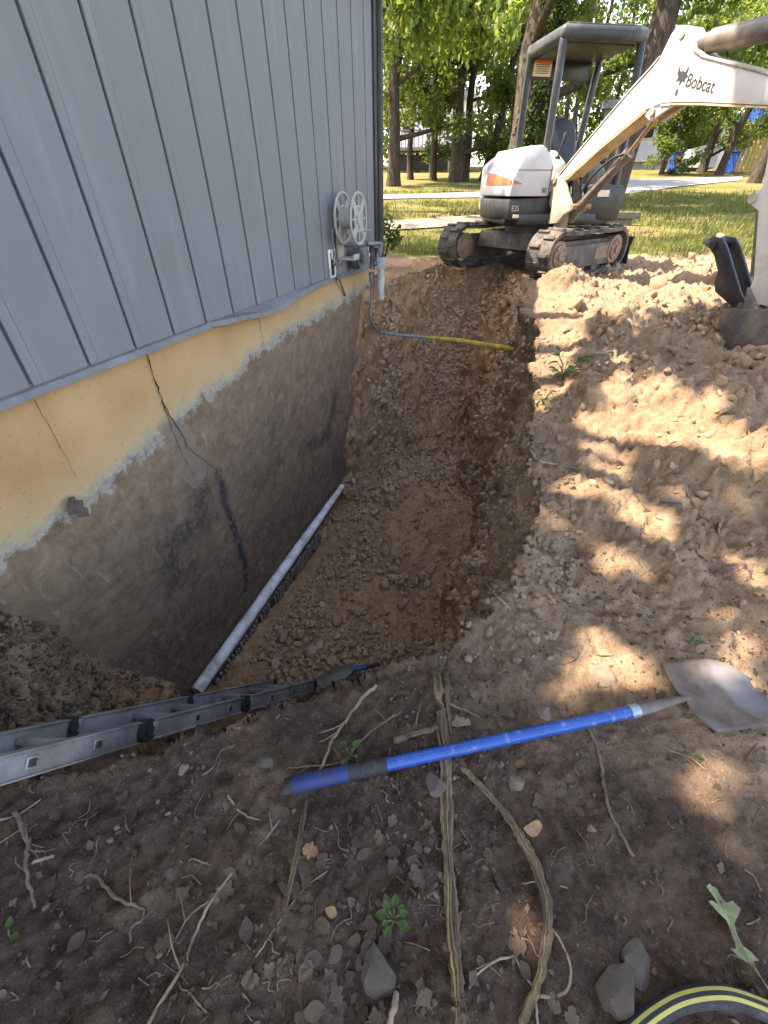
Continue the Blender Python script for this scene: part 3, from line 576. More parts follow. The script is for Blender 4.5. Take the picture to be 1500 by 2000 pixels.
ta, tb = onboom(1337, 168), onboom(1392, 182); put_text('Bobcat', .125, ta, tb - ta, (0, 0, 1), 'lettering', M_DECAL, boom, .92, .12)
hc = onboom(1331, 152); hu = (tb - ta).normalized()
head = [(-.055, .075), (-.03, .035), (.0, .045), (.025, .04), (.055, .085), (.05, .03), (.07, .02), (.045, .0), (.055, -.02), (.02, -.015), (.0, -.05), (-.012, -.015), (-.05, -.03), (-.035, .0), (-.06, .02)]
q = MB().prism(head, hc, hu, (0, 0, 1), .004); bp(q, 'animal_head_emblem', M_DECAL, boom, None)
q = MB().prism([(-.02, -.09), (.0, -.065), (.01, -.1), (-.01, -.12)], hc, hu, (0, 0, 1), .004); bp(q, 'animal_head_emblem', M_DECAL, boom, None)
u0 = MU @ Vector((.472, -.72, .70)) + XC; put_text('E35', .085, MU @ Vector((.486, -.77, .71)) + XC, MU @ Vector((0, 1, 0)), (0, 0, 1), 'model_lettering', simple('pale decal', (.5, .48, .42), .6, 0, .1, 5, 0), low, .8)
# boom cylinder, arm cylinder, swing post
a = sz(1118, 404); b2 = sz(1213, 300); c2 = (s0, z0); mid = .105
def P3(q, w=mid): return BO + bu * q[0] + Vector((0, 0, q[1])) + bn * w
m = MB().tube([P3(a), P3(b2)], .05, 18); d = (P3(b2) - P3(a)).normalized(); m.tube([P3(b2) - d * .05, P3(b2) + d * .02], .062, 18); cyl = bp(m, 'boom_cylinder', M_CYL, None, 40)
bp(MB().tube([P3(b2), P3(c2)], .024, 12), 'cylinder_rod', M_ROD, cyl, 60)
bp(MB().tube(smooth_path([P3(a, .05) + Vector((0, 0, .07)), P3(sz(1150, 352), .03) + Vector((0, 0, .03)), P3(sz(1190, 315), .03) + Vector((0, 0, .02)), P3(b2, .05)], 5), .012, 8), 'hydraulic_hose', M_DECAL, cyl, 60)
bp(MB().tube(smooth_path([P3(sz(1062, 372), .1), P3(sz(1090, 330), .22), P3(sz(1130, 275), .24), P3(sz(1165, 262), .22)], 5), .018, 8), 'hydraulic_hose', M_DECAL, None, 60)
ac0 = P3(sz(1352, 82)); ac1 = P3(sz(1500, 50)); dd = (ac1 - ac0).normalized(); m = MB().tube([ac0 + dd * .02, ac0 + dd * .10, ac0 + dd * .105, ac0 + dd * 1.0], [.062, .062, .078, .078], 22); m.tube([ac0 - dd * .02, ac0 + dd * .04], .05, 16); bp(m, 'arm_cylinder', M_CYL, None, 40)
m = MB(); sw = [sz(*p) for p in [(1088, 338), (1100, 345), (1108, 380), (1118, 408), (1100, 420), (1088, 436), (1066, 438), (1076, 410), (1072, 395), (1078, 372), (1070, 380), (1068, 365), (1080, 352)]]
m.prism(sw, BO + bn * .02, bu, UPV, .05, .008); m.prism(sw, BO + bn * .24, bu, UPV, .05, .008); swp = bp(m, 'swing_post', M_CAST)
m = MB(); pf = P3(sz(1085, 352)); m.cyl(pf - bn * .13, pf + bn * .18, .035, 16); bp(m, 'pin', M_HUB, swp, 40); pq = P3(a); bp(MB().cyl(pq - bn * .12, pq + bn * .16, .03, 16), 'pin', M_HUB, swp, 40); m = MB(); cq = P3(sz(1085, 420)); m.cyl(cq + Vector((0, 0, -.14)), cq + Vector((0, 0, .14)), .09, 18); bp(m, 'pivot', M_HUB, swp, 40)
# dipper arm, thumb, bucket
arm_o = [sz(*p) for p in [(1500, 283), (1484, 366), (1470, 376), (1459, 384), (1462, 400), (1477, 412), (1468, 545), (1456, 575), (1462, 598), (1484, 596)]] + [(3.02, .68), (3.0, 1.0), (2.96, 1.5), (2.92, 2.02), (2.84, 2.1), (2.72, 2.08)]
m = MB().prism(arm_o, BO + bn * .105, bu, UPV, .17, .01); arm = bp(m, 'dipper_arm', M_BOOM)
pl = P3(sz(1467, 387), .02); bp(MB().cyl(pl - bn * .012, pl + bn * .19, .035, 18), 'pin', M_CAST, arm)
bp(MB().tube([P3(sz(1470, 410)), P3(sz(1458, 540))], .034, 14), 'thumb_cylinder', M_CYL, arm, 50)
th = [sz(*p) for p in [(1368, 474), (1376, 466), (1390, 462), (1408, 466), (1417, 485), (1443, 572), (1453, 592), (1450, 608), (1438, 612), (1428, 600), (1394, 570), (1392, 552), (1399, 530), (1392, 500), (1385, 487)]]
m = MB(); m.prism(th, BO + bn * .03, bu, UPV, .03, .004); m.prism(th, BO + bn * .2, bu, UPV, .03, .004); q0 = P3(sz(1392, 480), .0); m.cyl(q0, q0 + bn * .2, .03, 12); thb = bp(m, 'thumb', M_BLACK, None, 30)
m = MB(); pb = P3(sz(1445, 598)); m.cyl(pb - bn * .1, pb + bn * .14, .03, 14); bp(m, 'pin', M_CYL, thb, 40)
lk = [sz(1462, 560), sz(1480, 600), sz(1492, 640), sz(1478, 655), sz(1450, 620)]; bp(MB().prism(lk, BO + bn * .105, bu, UPV, .26, .01), 'bucket_link', M_CYL, None, 40)
bs = [sz(*p) for p in [(1440, 600), (1436, 630), (1444, 672), (1470, 705), (1497, 735)]] + [(2.98, .20), (3.2, .26), (3.34, .45), (3.3, .66), (3.1, .74)]
bk = MB(); 
for w in (-.2, .41): bk.prism(bs, BO + bn * w, bu, UPV, .03, .004)
V = []; F = []
for q in bs[:9]: V += [P3(q, -.2), P3(q, .41)]
for i in range(8): F.append((2 * i, 2 * i + 1, 2 * i + 3, 2 * i + 2))
bk.add(V, F); bkt = bp(bk, 'bucket', M_TRKFR, None, 30); sm_ = bkt.modifiers.new('thick', 'SOLIDIFY'); sm_.thickness = .012

# ------------------------------------------------------------------ trees, lawn, far buildings
def proj(P):
    P = np.atleast_2d(np.asarray(P, float)) - EYE; z = P @ _fw; return np.stack([755 + FPX * (P @ _rt) / z, 1000 + FPX * (P @ _dn) / z], 1)
def leaf_mat(name, cols, trans=.45):
    n = NT(name); g = n.N('NewGeometry'); rp = g.outputs['Random Per Island']; v = n.pos()
    c = n.ramp(rp, [(i / (len(cols) - 1), c) for i, c in enumerate(cols)]); c = n.mix(n.rng(n.noise(v, .9, 3), .35, .65, 0, .45), c, cols[0])
    n.set(c, .55, 0, .35); t = n.N('BsdfTranslucent'); n.L(n.mix(.5, c, (.35, .42, .05), 'MIX'), t.inputs[0]); mx = n.N('MixShader'); mx.inputs[0].default_value = trans
    n.L(n.b.outputs[0], mx.inputs[1]); n.L(t.outputs[0], mx.inputs[2]); n.L(mx.outputs[0], n.out.inputs[0]); return n.m
M_LEAF = leaf_mat('tree leaves', [(.028, .058, .012), (.052, .098, .02), (.088, .14, .03), (.14, .18, .045)])
M_LEAF2 = leaf_mat('bright leaves', [(.06, .12, .018), (.10, .17, .03), (.15, .215, .045), (.19, .235, .06)])
M_IVY = leaf_mat('ivy leaves', [(.015, .04, .012), (.03, .07, .02), (.05, .10, .03)], .25)
def bark_mat(name, a, b):
    n = NT(name); v = n.pos((1, 1, .22)); k = n.noise(v, 16, 6, .65, .4); c = n.mix(n.rng(k, .35, .65), a, b); n.bump(k, .9, .04); return n.set(c, .92, 0, .15)
M_BARK = bark_mat('bark', (.028, .021, .016), (.085, .067, .051)); M_BARK2 = bark_mat('grey bark', (.035, .027, .020), (.10, .08, .062))
def leaves(centers, radii, per, size, rng, flat=.8, name='crown', hang=0.0):
    """leaf-sized bent quads scattered through clumps"""
    C = np.repeat(np.asarray(centers, float), per, 0); r = np.repeat(np.asarray(radii, float), per); n = len(C)
    d = rng.normal(size=(n, 3)); d /= np.linalg.norm(d, axis=1)[:, None] + 1e-9; d *= (rng.random(n) ** .45 * r)[:, None]; d[:, 2] *= flat
    if hang: d[:, 2] *= hang; d[:, :2] *= .6
    P = C + d; a = rng.normal(size=(n, 3)); a[:, 2] -= .5 + hang * 1.2; a /= np.linalg.norm(a, axis=1)[:, None]
    b = np.cross(a, rng.normal(size=(n, 3)) + [0, 0, 1.5]); b /= np.linalg.norm(b, axis=1)[:, None] + 1e-9
    s = size * rng.uniform(.65, 1.35, n)[:, None]; w = s * .32; nn = np.cross(a, b) * s * .12
    V = np.stack([P - a * s * .5, P + b * w - nn * 0, P + a * s * .5, P - b * w], 1); V[:, 1] += nn; V[:, 3] += nn
    F = np.arange(4 * n).reshape(n, 4); F = np.concatenate([F[:, [0, 1, 2]], F[:, [0, 2, 3]]]); return np_mesh(name, V.reshape(-1, 3), F)
def tree(name, base, h, r0, label, seed, lean=(0, 0), crown_z=.35, crown_r=3.0, clumps=60, per=110, size=.17, mat=None, bark=None, group=None, hang=0.0, fork=None, low=None):
    rng = np.random.default_rng(seed); rd = random.Random(seed); root = empty(name, base); top = Vector((lean[0], lean[1], h * .86)); ax = []
    for k in range(9):
        t = k / 8; ax.append(Vector((lean[0] * t + rd.uniform(-1, 1) * r0 * .5 * (k > 0), lean[1] * t + rd.uniform(-1, 1) * r0 * .5 * (k > 0), h * .86 * t - (.25 if k == 0 else 0))))
    ax = smooth_path(ax, 3); m = MB(); nA = len(ax); m.tube(ax, [r0 * (1 + .55 * math.exp(-i * 1.3)) * (1 - .82 * i / (nA - 1)) for i in range(nA)], 12); tips = []
    nl = 9 if fork is None else 7
    for k in range(nl):
        i = int(nA * (crown_z * .75 + (1 - crown_z * .75) * (k + .3) / nl)); i = min(i, nA - 2); a = rd.uniform(0, 6.28) if k else .4; L = crown_r * rd.uniform(.6, 1.0); e = rd.uniform(.25, .75)
        q = [ax[i], ax[i] + Vector((math.cos(a) * L * .35, math.sin(a) * L * .35, L * .25 * e)), ax[i] + Vector((math.cos(a + .25) * L * .7, math.sin(a + .25) * L * .7, L * .55 * e)), ax[i] + Vector((math.cos(a) * L, math.sin(a) * L, L * .7 * e))]
        q = smooth_path(q, 3); rr = r0 * .42 * (1 - .6 * i / nA); m.tube(q, [rr * (1 - .8 * j / (len(q) - 1)) for j in range(len(q))], 7); tips += q[4:]
    if fork: q = smooth_path([ax[fork[0]], ax[fork[0]] + Vector((fork[1] * .4, 0, fork[2] * .5)), ax[fork[0]] + Vector((fork[1], 0, fork[2]))], 4); m.tube(q, [r0 * .6 * (1 - .6 * j / (len(q) - 1)) for j in range(len(q))], 9); tips += q[3:]
    m.build('trunk', bark or M_BARK, root, False, 60)
    zc = h * (crown_z + 1) / 2; hz = h * (1 - crown_z) / 2; C = []
    while len(C) < clumps:
        d = rng.normal(size=3); d /= np.linalg.norm(d); d *= rng.random() ** .4; p = np.array([lean[0] * .7 + d[0] * crown_r, lean[1] * .7 + d[1] * crown_r, zc + d[2] * hz])
        if low is None or p[2] > low: C.append(p)
    for t in tips: C.append(np.array(t) + rng.normal(size=3) * .2)
    C = np.array(C); rad = rng.uniform(.35, .8, len(C)) * (crown_r / 3) ** .5
    me = leaves(C, rad, per, size, rng, .75, 'crown', hang); link('crown', me, mat or M_LEAF, root)
    return tag(root, label, 'tree', group or 'trees standing in the yard and beyond')
def gz(x, y): return float(np.interp(y * .947 - x * .322, SG_S, SG_Z))
def spot(px, D): p = atd(px, 360, D); return Vector((p.x, p.y, gz(p.x, p.y) - .05))
T = [  # px, D, height, radius, label, options
 (768, 24, 15, .27, 'dark forked tree nearest the house corner with leaning trunk', dict(fork=(6, .9, 3.0), crown_r=3.4, crown_z=.12, low=2.4, clumps=110, seed=1)),
 (802, 29, 13, .16, 'slim tree just right of the dark forked tree', dict(crown_r=2.4, crown_z=.1, low=1.8, clumps=80, seed=2)),
 (845, 28, 13, .18, 'thin straight tree in front of the far deck', dict(crown_r=2.6, crown_z=.1, low=1.6, clumps=80, seed=3)),
 (889, 27, 16, .30, 'thick tree right of the far deck', dict(crown_r=3.4, crown_z=.1, low=1.8, clumps=110, seed=4)),
 (906, 27.6, 14, .2, 'slender tree pressed against the thick tree by the far deck', dict(crown_r=2.4, crown_z=.3, low=2.0, clumps=70, seed=14)),
 (940, 28, 14, .2, 'leaning tree left of the white engine hood', dict(crown_r=2.6, crown_z=.1, low=1.6, clumps=90, seed=5, lean=(2.6, 0))),
 (1004, 18, 17, .42, 'big ivy covered tree behind the excavator seat', dict(crown_r=4.2, crown_z=.2, low=3.4, clumps=110, seed=6, bark=M_BARK2, lean=(.7, .3))),
 (1190, 16, 18, .38, 'big bare trunk rising behind the canopy and boom', dict(crown_r=4.5, crown_z=.22, low=3.6, clumps=110, seed=7, bark=M_BARK2, lean=(1.2, .2))),
 (1362, 36, 13, .26, 'leaning trunk beside the white trailer', dict(crown_r=3.6, crown_z=.1, low=1.6, clumps=100, seed=8, mat=M_LEAF2, lean=(1.0, 0))),
 (1396, 33, 13, .22, 'slanting trunk in front of the yellow container', dict(crown_r=3.4, crown_z=.12, low=1.8, clumps=90, seed=9, mat=M_LEAF2, lean=(1.6, 0))),
 (1285, 34, 7.5, .14, 'low bushy tree hiding the grey building side', dict(crown_r=2.2, crown_z=.06, low=.3, clumps=46, seed=10)),
 (1470, 26, 14, .25, 'tall bright green tree above the yellow container', dict(crown_r=4.0, crown_z=.34, low=4.4, clumps=80, seed=11, mat=M_LEAF2)),
]
trees = []
for px, D, h, r0, lab, kw in T:
    sd = kw.pop('seed'); trees.append(tree('tree', spot(px, D), h, r0, lab, sd, **kw))
# ivy on the big trunk
def ivy():
    rng = np.random.default_rng(77); b = spot(1004, 18); C = []
    for k in range(200): t = rng.random(); z = .6 + t * 7.5; a = rng.uniform(0, 6.28); C.append([b.x + .7 * z / 14.6 + math.cos(a) * .42 * (1 - .4 * t) + .2, b.y + .3 * z / 14.6 + math.sin(a) * .42 * (1 - .4 * t) - .1, b.z + z])
    me = leaves(C, np.full(200, .26), 40, .13, rng, 1.2, 'ivy'); me.transform(Matrix.Translation(-trees[6].location)); link('ivy', me, M_IVY, trees[6])
ivy()
# leafy boughs of a near tree hanging into the top of the view
rng = np.random.default_rng(5)
C = [np.array(atd(rng.uniform(735, 1010), rng.uniform(-90, 75), rng.uniform(12, 16))) for k in range(60)]
b = spot(700, 15); 
hroot = empty('drooping_tree', (b.x - 1.5, b.y, b.z)); m = MB(); tr_ = smooth_path([(0, 0, -.3), (.1, 0, 3), (.3, 0, 6.5), (.5, 0, 10)], 5); m.tube(tr_, [.3 * (1 - .6 * i / (len(tr_) - 1)) for i in range(len(tr_))], 12)
for k in range(7):
    e = Vector(C[k * 8]) - hroot.location; m.tube(smooth_path([(.2, 0, 5 + k * .5), e * .5 + Vector((0, 0, 2.2)), e + Vector((0, 0, .6))], 6), [.09 - .006 * i for i in range(13)], 7)
m.build('trunk', M_BARK, hroot, False, 60); me = leaves(C, rng.uniform(.4, .8, len(C)), 130, .15, rng, 1.0, 'crown', .9); me.transform(Matrix.Translation(-hroot.location)); link('crown', me, M_LEAF2, hroot)
tag(hroot, 'tree with drooping leafy boughs hanging over the lawn at the top', 'tree', 'trees standing in the yard and beyond')
# far woods: one mass
C = []
for k in range(1500):
    px = rng.uniform(560, 1700); D = rng.uniform(42, 66); p = atd(px, 360, D); g0 = gz(p.x, p.y); z = g0 + .6 + rng.random() ** 1.1 * 17
    gap = math.sin(px * .021) * math.cos(z * .6 + px * .013)
    if gap > .8 or (1195 < px < 1290 and z < g0 + 4.5) or (790 < px < 880 and z < g0 + 3.5): continue
    C.append((p.x, p.y, z))
me = leaves(C, rng.uniform(.9, 2.0, len(C)), 70, .4, rng, .8, 'woods'); tag(link('woods', me, M_LEAF), 'dense far-off woods closing the view behind the yard', None, None, 'stuff')
m = MB()
for k in range(46):
    px = rng.uniform(600, 1650); D = rng.uniform(42, 60); p = spot(px, D); m.tube([p - Vector((0, 0, .3)), p + Vector((rng.uniform(-.4, .4), 0, 6)), p + Vector((rng.uniform(-.8, .8), 0, 14))], [.2, .16, .08], 7)
tag(m.build('woods_trunks', M_BARK), 'dim trunks inside the far-off woods', None, None, 'stuff')
# unseen tree behind the house roof, crown clumps placed to shape the dappled shade
LIT = [(1092, 610, 62, 110), (1060, 720, 24, 90), (1120, 555, 130, 60), (1330, 545, 190, 62), (1250, 600, 60, 30), (1255, 800, 92, 62), (1215, 855, 90, 52), (1350, 850, 90, 44), (1445, 885, 80, 50), (1262, 1040, 84, 84), (1240, 1105, 70, 36), (1160, 1310, 92, 54), (1125, 1345, 50, 40), (1470, 1135, 62, 52), (1475, 1262, 74, 46),
       (1395, 1560, 74, 108), (1030, 1800, 44, 104), (1026, 1200, 32, 22), (1075, 1008, 14, 24), (1190, 930, 46, 28), (1300, 745, 34, 14), (1220, 700, 24, 14), (1400, 770, 34, 14), (1042, 1600, 22, 50)]
def dapple():
    C = []; rr = []
    N = 5200; gx = rng.uniform(-.1, 5.2, N); gy = rng.uniform(-1.2, 6.0, N); G = np.array([list(down(a, b)[0]) for a, b in zip(gx, gy)]); q = proj(G); infront = ((G - EYE) @ _fw) > .05
    for g, (px, py), ok in zip(G, q, infront):
        if ok and -50 < px < 1560 and 480 < py < 2100:
            r_ = rng.uniform(.09, .16); sc = FPX / ((g - EYE) @ _fw) * r_ * .55
            if any(((px - a) / (c + sc)) ** 2 + ((py - b) / (d + sc)) ** 2 < 1 for a, b, c, d in LIT): continue
            keep = .95
        else: keep = .3; r_ = .18
        if rng.random() > keep: continue
        C.append(g - np.array(SUN) * rng.uniform(6.6, 9.6)); rr.append(r_)
    for k in range(900):
        g = np.array([rng.uniform(-3.4, -.3), rng.uniform(6.2, 9.2), .6]) if k < 400 else np.array([rng.uniform(-2.6, -.25), rng.uniform(5.4, 8.0), rng.uniform(-1.2, .5)]); C.append(g - np.array(SUN) * rng.uniform(9, 14)); rr.append(rng.uniform(.15, .28))
    for k in range(260):
        g = np.array([rng.uniform(-6, 5), rng.uniform(9, 17), .8]); C.append(g - np.array(SUN) * rng.uniform(8, 14)); rr.append(rng.uniform(.2, .4))
    return np.array(C), np.array(rr)
C, rr = dapple()
sh = empty('shade_tree', (-11.2, 3.2, .2)); m = MB(); m.tube(smooth_path([(0, 0, -.3), (.1, .1, 3), (.6, 0, 6), (1.6, -.2, 8.6)], 5), [.42 - .012 * i for i in range(16)], 12)
for k in range(16):
    e = Vector(C[(k * 97) % len(C)]) - sh.location; s0_ = Vector((.5 + k * .05, 0, 5.2 + .2 * k)); m.tube(smooth_path([s0_, s0_ + (e - s0_) * .5 + Vector((0, 0, .9)), e], 6), [.13 - .008 * i for i in range(13)], 7)
m.build('trunk', M_BARK, sh, False, 60); me = leaves(C, rr, 34, .12, rng, .7, 'crown'); me.transform(Matrix.Translation(-sh.location)); link('crown', me, M_LEAF, sh)
tag(sh, 'unseen large tree behind the grey house, crown shaped to dapple the ground', 'tree', 'trees standing in the yard and beyond')
# grass blades on the lawn
def blades():
    n = 90000; s = 8.3 + rng.random(n) ** 1.7 * 13; wd = rng.uniform(-.55, .80, n) * (s + 2); x = -s * .322 + wd * .947; y = s * .947 + wd * .322
    e = fbm(np.stack([x, y, x * 0], 1), .9, 3, 21) * .5; sp = (1 - sstep(8.2, 9.6, s + e + .6 * sstep(1, 4, x))) * (1 - sstep(3.6, 5.2, x + e))
    bald = sstep(.0, .45, fbm(np.stack([x, y, x * 0], 1), .55, 3, 91)); k = (rng.random(n) > sp * 1.15) & (rng.random(n) > bald * .9) & ((x > -1.9) | (y > 7.8)); x, y, s = x[k], y[k], s[k]; n = len(x); z = np.interp(y * .947 - x * .322, SG_S, SG_Z) - .01
    pq = proj(np.stack([x, y, z], 1)); yy_ = pq[:, 1]; c1 = np.interp(pq[:, 0], [640, 760, 860, 960], [450, 442, 436, 429]); on = (np.abs(yy_ - c1) < 11) & (pq[:, 0] < 965)
    c2f = np.interp(pq[:, 0], [600, 800, 940, 1100, 1200, 1330, 1450], [384, 381, 376, 360, 352, 349, 346]); c2n = np.interp(pq[:, 0], [600, 800, 940, 1100, 1200, 1330, 1450], [394, 389, 387, 388, 384, 365, 353]); on |= (yy_ > c2f - 1) & (yy_ < c2n + 1)
    x, y, s, z = x[~on], y[~on], s[~on], z[~on]; n = len(x)
    h = rng.uniform(.04, .11, n) * (.7 + s / 22); a = rng.uniform(0, 6.28, n); l = rng.normal(0, .5, n) * h; w = .006 + s * .0007
    P = np.stack([x, y, z], 1); d = np.stack([np.cos(a), np.sin(a), a * 0], 1); o = np.stack([-np.sin(a), np.cos(a), a * 0], 1)
    V = np.stack([P - d * w[:, None], P + d * w[:, None], P + o * l[:, None] + np.stack([x * 0, x * 0, h], 1)], 1); return np_mesh('grass', V.reshape(-1, 3), np.arange(3 * n).reshape(n, 3))
M_GRASS = leaf_mat('grass blades', [(.05, .066, .013), (.09, .105, .024), (.15, .145, .042), (.21, .165, .068)], .35)
tag(link('grass', blades(), M_GRASS), 'patchy sunlit lawn grass beyond the excavator', None, None, 'stuff')
# driveway and path
M_ROAD = simple('worn asphalt', (.22, .215, .21), .9, 0, .2, 2, .3); M_PATH = simple('pale gravel path', (.19, .155, .115), .95, 0, .25, 3, .5)
def sheet(name, far, near, mat, label, lift=.03, n=60, m_=6):
    fx, fy = zip(*far); nx_, ny_ = zip(*near); V = []
    for i in range(n):
        t = i / (n - 1)
        a = np.interp(t, np.linspace(0, 1, len(far)), fx), np.interp(t, np.linspace(0, 1, len(far)), fy); b_ = np.interp(t, np.linspace(0, 1, len(near)), nx_), np.interp(t, np.linspace(0, 1, len(near)), ny_)
        for k in range(m_):
            u = k / (m_ - 1); p = hit(a[0] + (b_[0] - a[0]) * u, a[1] + (b_[1] - a[1]) * u)[0]; V.append((p.x, p.y, p.z + lift))
    F = [(i * m_ + k, i * m_ + k + 1, (i + 1) * m_ + k + 1, (i + 1) * m_ + k) for i in range(n - 1) for k in range(m_ - 1)]
    o = MB().add(V, F).build(name, mat, None, True); return tag(o, label, None, None, 'structure')
sheet('driveway', [(600, 384), (800, 381), (940, 376), (1100, 360), (1200, 352), (1330, 349), (1450, 346)], [(600, 394), (800, 389), (940, 387), (1100, 388), (1200, 384), (1330, 365), (1450, 353)], M_ROAD, 'grey driveway crossing behind the lawn')
sheet('path', [(640, 440), (760, 433), (860, 427), (960, 421)], [(640, 460), (760, 452), (860, 446), (960, 438)], M_PATH, 'pale gravel path left of the excavator')
# low block edging behind the excavator
M_BLOCK = simple('edging block', (.10, .088, .072), .9, 0, .3, 7, .5); be = MB().box((0, 0, 0), (.29, .2, .14), None, .012); bme_ = mesh('edging_block', be.v, be.f); ed = empty('block_edging', spot(1215, 12.6)); tag(ed, 'low edging wall of concrete blocks behind the excavator', 'edging wall')
for r_ in range(2):
    for k in range(6): o = link('edging_block', bme_, M_BLOCK, ed); o.location = ((-1.2 + k * .3 + .15 * r_) * .95, (-1.2 + k * .3) * .1, .1 + r_ * .145); o.rotation_euler = (0, 0, .1 + random.Random(k + r_).uniform(-.04, .04))
# far buildings
M_WALLP = simple('pale render', (.55, .56, .58), .7, 0, .1, 2); M_WALLW = simple('white boards', (.72, .72, .70), .7, 0, .1, 2); M_RGREY = simple('grey roof', (.27, .28, .30), .8, 0, .2, 2); M_GLASS = simple('dark glass', (.03, .035, .04), .15, 0, .2, 2, 0); M_BLUE = simple('blue plastic', (.02, .11, .42), .5, 0, .2, 3); M_YEL = simple('ochre container paint', (.55, .40, .16), .6, 0, .12, 2); M_DECKW = simple('weathered deck', (.20, .17, .14), .85, 0, .3, 4); M_RED = simple('rust red panel', (.30, .08, .05), .6)
def far_frame(px, D): p = spot(px, D); return p, math.atan2((p - Vector((0, 0, p.z))).y, p.x) - math.pi / 2
def fbuild(px, D, name, label, cat): p, a = far_frame(px, D); e = empty(name, p, a); return tag(e, label, cat)
hb = fbuild(838, 40, 'deck_house', 'white house with a raised timber deck glimpsed between trunks', 'house')
MB().box((0, 2, 2.6), (6, 4, 2.6)).build('wall', M_WALLW, hb); MB().prism([(-3.3, 3.9), (0, 5.0), (3.3, 3.9)], (0, 2, 0), (1, 0, 0), (0, 0, 1), 4.6).build('roof', M_RGREY, hb); MB().box((0, -.8, 1.25), (5.4, 1.8, .16)).build('deck', M_DECKW, hb)
for x in (-2.6, -1.3, 0, 1.3, 2.6): MB().box((x, -1.6, .6), (.12, .12, 1.2)).build('deck_post', M_DECKW, hb)
for k in range(19): MB().box((-2.6 + k * .29, -1.66, 1.75), (.05, .04, .85)).build('baluster', M_DECKW, hb)
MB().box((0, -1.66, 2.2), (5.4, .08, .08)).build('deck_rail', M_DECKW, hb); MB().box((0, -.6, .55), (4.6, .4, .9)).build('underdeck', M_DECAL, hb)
for x in (-1.7, .2, 1.8): w = MB().box((x, -.02, 2.7), (.8, .06, 1.1)).build('window', M_WALLP, hb); MB().box((x, -.06, 2.7), (.66, .03, .95)).build('pane', M_GLASS, w)
gb = fbuild(1222, 46, 'grey_building', 'long grey building with a strip of windows far behind', 'building')
MB().box((0, 3, 1.9), (6, 5, 4.4)).build('wall', M_WALLP, gb); MB().box((0, 2.6, 4.2), (6.6, 6, .5)).build('roof', M_RGREY, gb); MB().box((0, .3, .75), (6.2, .5, .3)).build('ledge', M_RGREY, gb)
for k in range(4): w = MB().box((-1.2 + k * .95, .47, 2.5), (.85, .06, .9)).build('window', M_WALLW, gb); MB().box((-1.2 + k * .95, .43, 2.5), (.7, .03, .76)).build('pane', M_GLASS, w)
ct = fbuild(1448, 36, 'shipping_container', 'ochre yellow shipping container behind the lawn', 'container'); MB().box((0, 1.2, 1.3), (3.0, 2.4, 2.5), None, .03).build('body', M_YEL, ct)
for k in range(13): MB().box((-1.35 + k * .225, -.02, 1.3), (.09, .05, 2.2), None, .01).build('rib', M_YEL, ct)
for x in (-.5, .5): MB().cyl((x, -.08, .2), (x, -.08, 2.4), .03, 8).build('lock_rod', M_WALLP, ct)
tp = fbuild(1450, 40, 'tarped_shed', 'shed roof under a blue tarpaulin behind the container', 'shed'); MB().box((0, 2, 1.4), (5, 3, 2.8)).build('wall', M_WALLP, tp); MB().prism([(-3, 2.7), (0, 4.0), (3, 2.7)], (0, 2, 0), (1, 0, 0), (0, 0, 1), 3.6).build('blue_tarpaulin', M_BLUE, tp)
tl = fbuild(1347, 37, 'trailer', 'white slab sided trailer beside the blue bin', 'trailer'); MB().prism([(-1.1, .35), (1.1, .35), (1.1, 1.75), (-1.1, 1.25)], (0, 1, 0), (1, 0, 0), (0, 0, 1), 1.8, .03).build('body', M_WALLW, tl); MB().tube([(-1.1, .08, .4), (1.1, .08, 1.65)], .03, 6).build('brace', M_RGREY, tl); MB().tube([(-.2, .2, .25), (-.2, .5, .25)], .3, 14).build('wheel', M_RUBBER, tl)
for px, nm, lb in ((1305, 37, 'blue wheeled bin with a red panel left of the white trailer'), (1409, 35, 'blue bin between the slanting trunk and the container')):
    bn_ = fbuild(px, nm, 'wheeled_bin', lb, 'bin'); MB().prism([(-.34, .08), (.34, .08), (.4, 1.15), (-.4, 1.15)], (0, .3, 0), (1, 0, 0), (0, 0, 1), .7, .03).build('body', M_BLUE, bn_); MB().box((0, .3, 1.2), (.86, .8, .08), None, .02).build('lid', M_BLUE, bn_)
    if px < 1400: MB().box((.2, -.1, .7), (.3, .02, .5)).build('red_panel', M_RED, bn_)

# ------------------------------------------------------------------ things fixed to the house
M_CREAM = simple('weathered cream plastic', (.36, .345, .31), .6, 0, .15, 6, .08, (.2, .17, .13), .3); M_GPIPE = simple('grey painted pipe', (.17, .18, .195), .5, .2, .3, 14, .15, (.09, .08, .07), .35); M_GDISC = simple('regulator metal', (.10, .12, .13), .5, .4, .25, 8)
M_YWRAP = simple('yellow pipe coating', (.42, .30, .03), .6, 0, .3, 18, .25, (.16, .11, .05), .5); M_PVC = simple('white pipe plastic', (.76, .77, .77), .5, 0, .08, 5, .1, (.22, .155, .10), .5)
def torus(mb, c, ax, Rr, r, n=36, k=8):
    ax = Vector(ax).normalized(); u = ax.orthogonal().normalized(); w = ax.cross(u); b0 = len(mb.v)
    for i in range(n):
        a = 2 * math.pi * i / n; d = u * math.cos(a) + w * math.sin(a)
        for j in range(k): q = 2 * math.pi * j / k; mb.v.append(Vector(c) + d * (Rr + r[0] * math.cos(q)) + ax * r[1] * math.sin(q))
    for i in range(n):
        for j in range(k): mb.f.append((b0 + i * k + j, b0 + ((i + 1) % n) * k + j, b0 + ((i + 1) % n) * k + (j + 1) % k, b0 + i * k + (j + 1) % k))
    return mb
reel = tag(empty('hose_reel', (WALLX, 4.65, 1.0)), 'empty cream hose reel with two spoked discs mounted on the siding', 'hose reel')
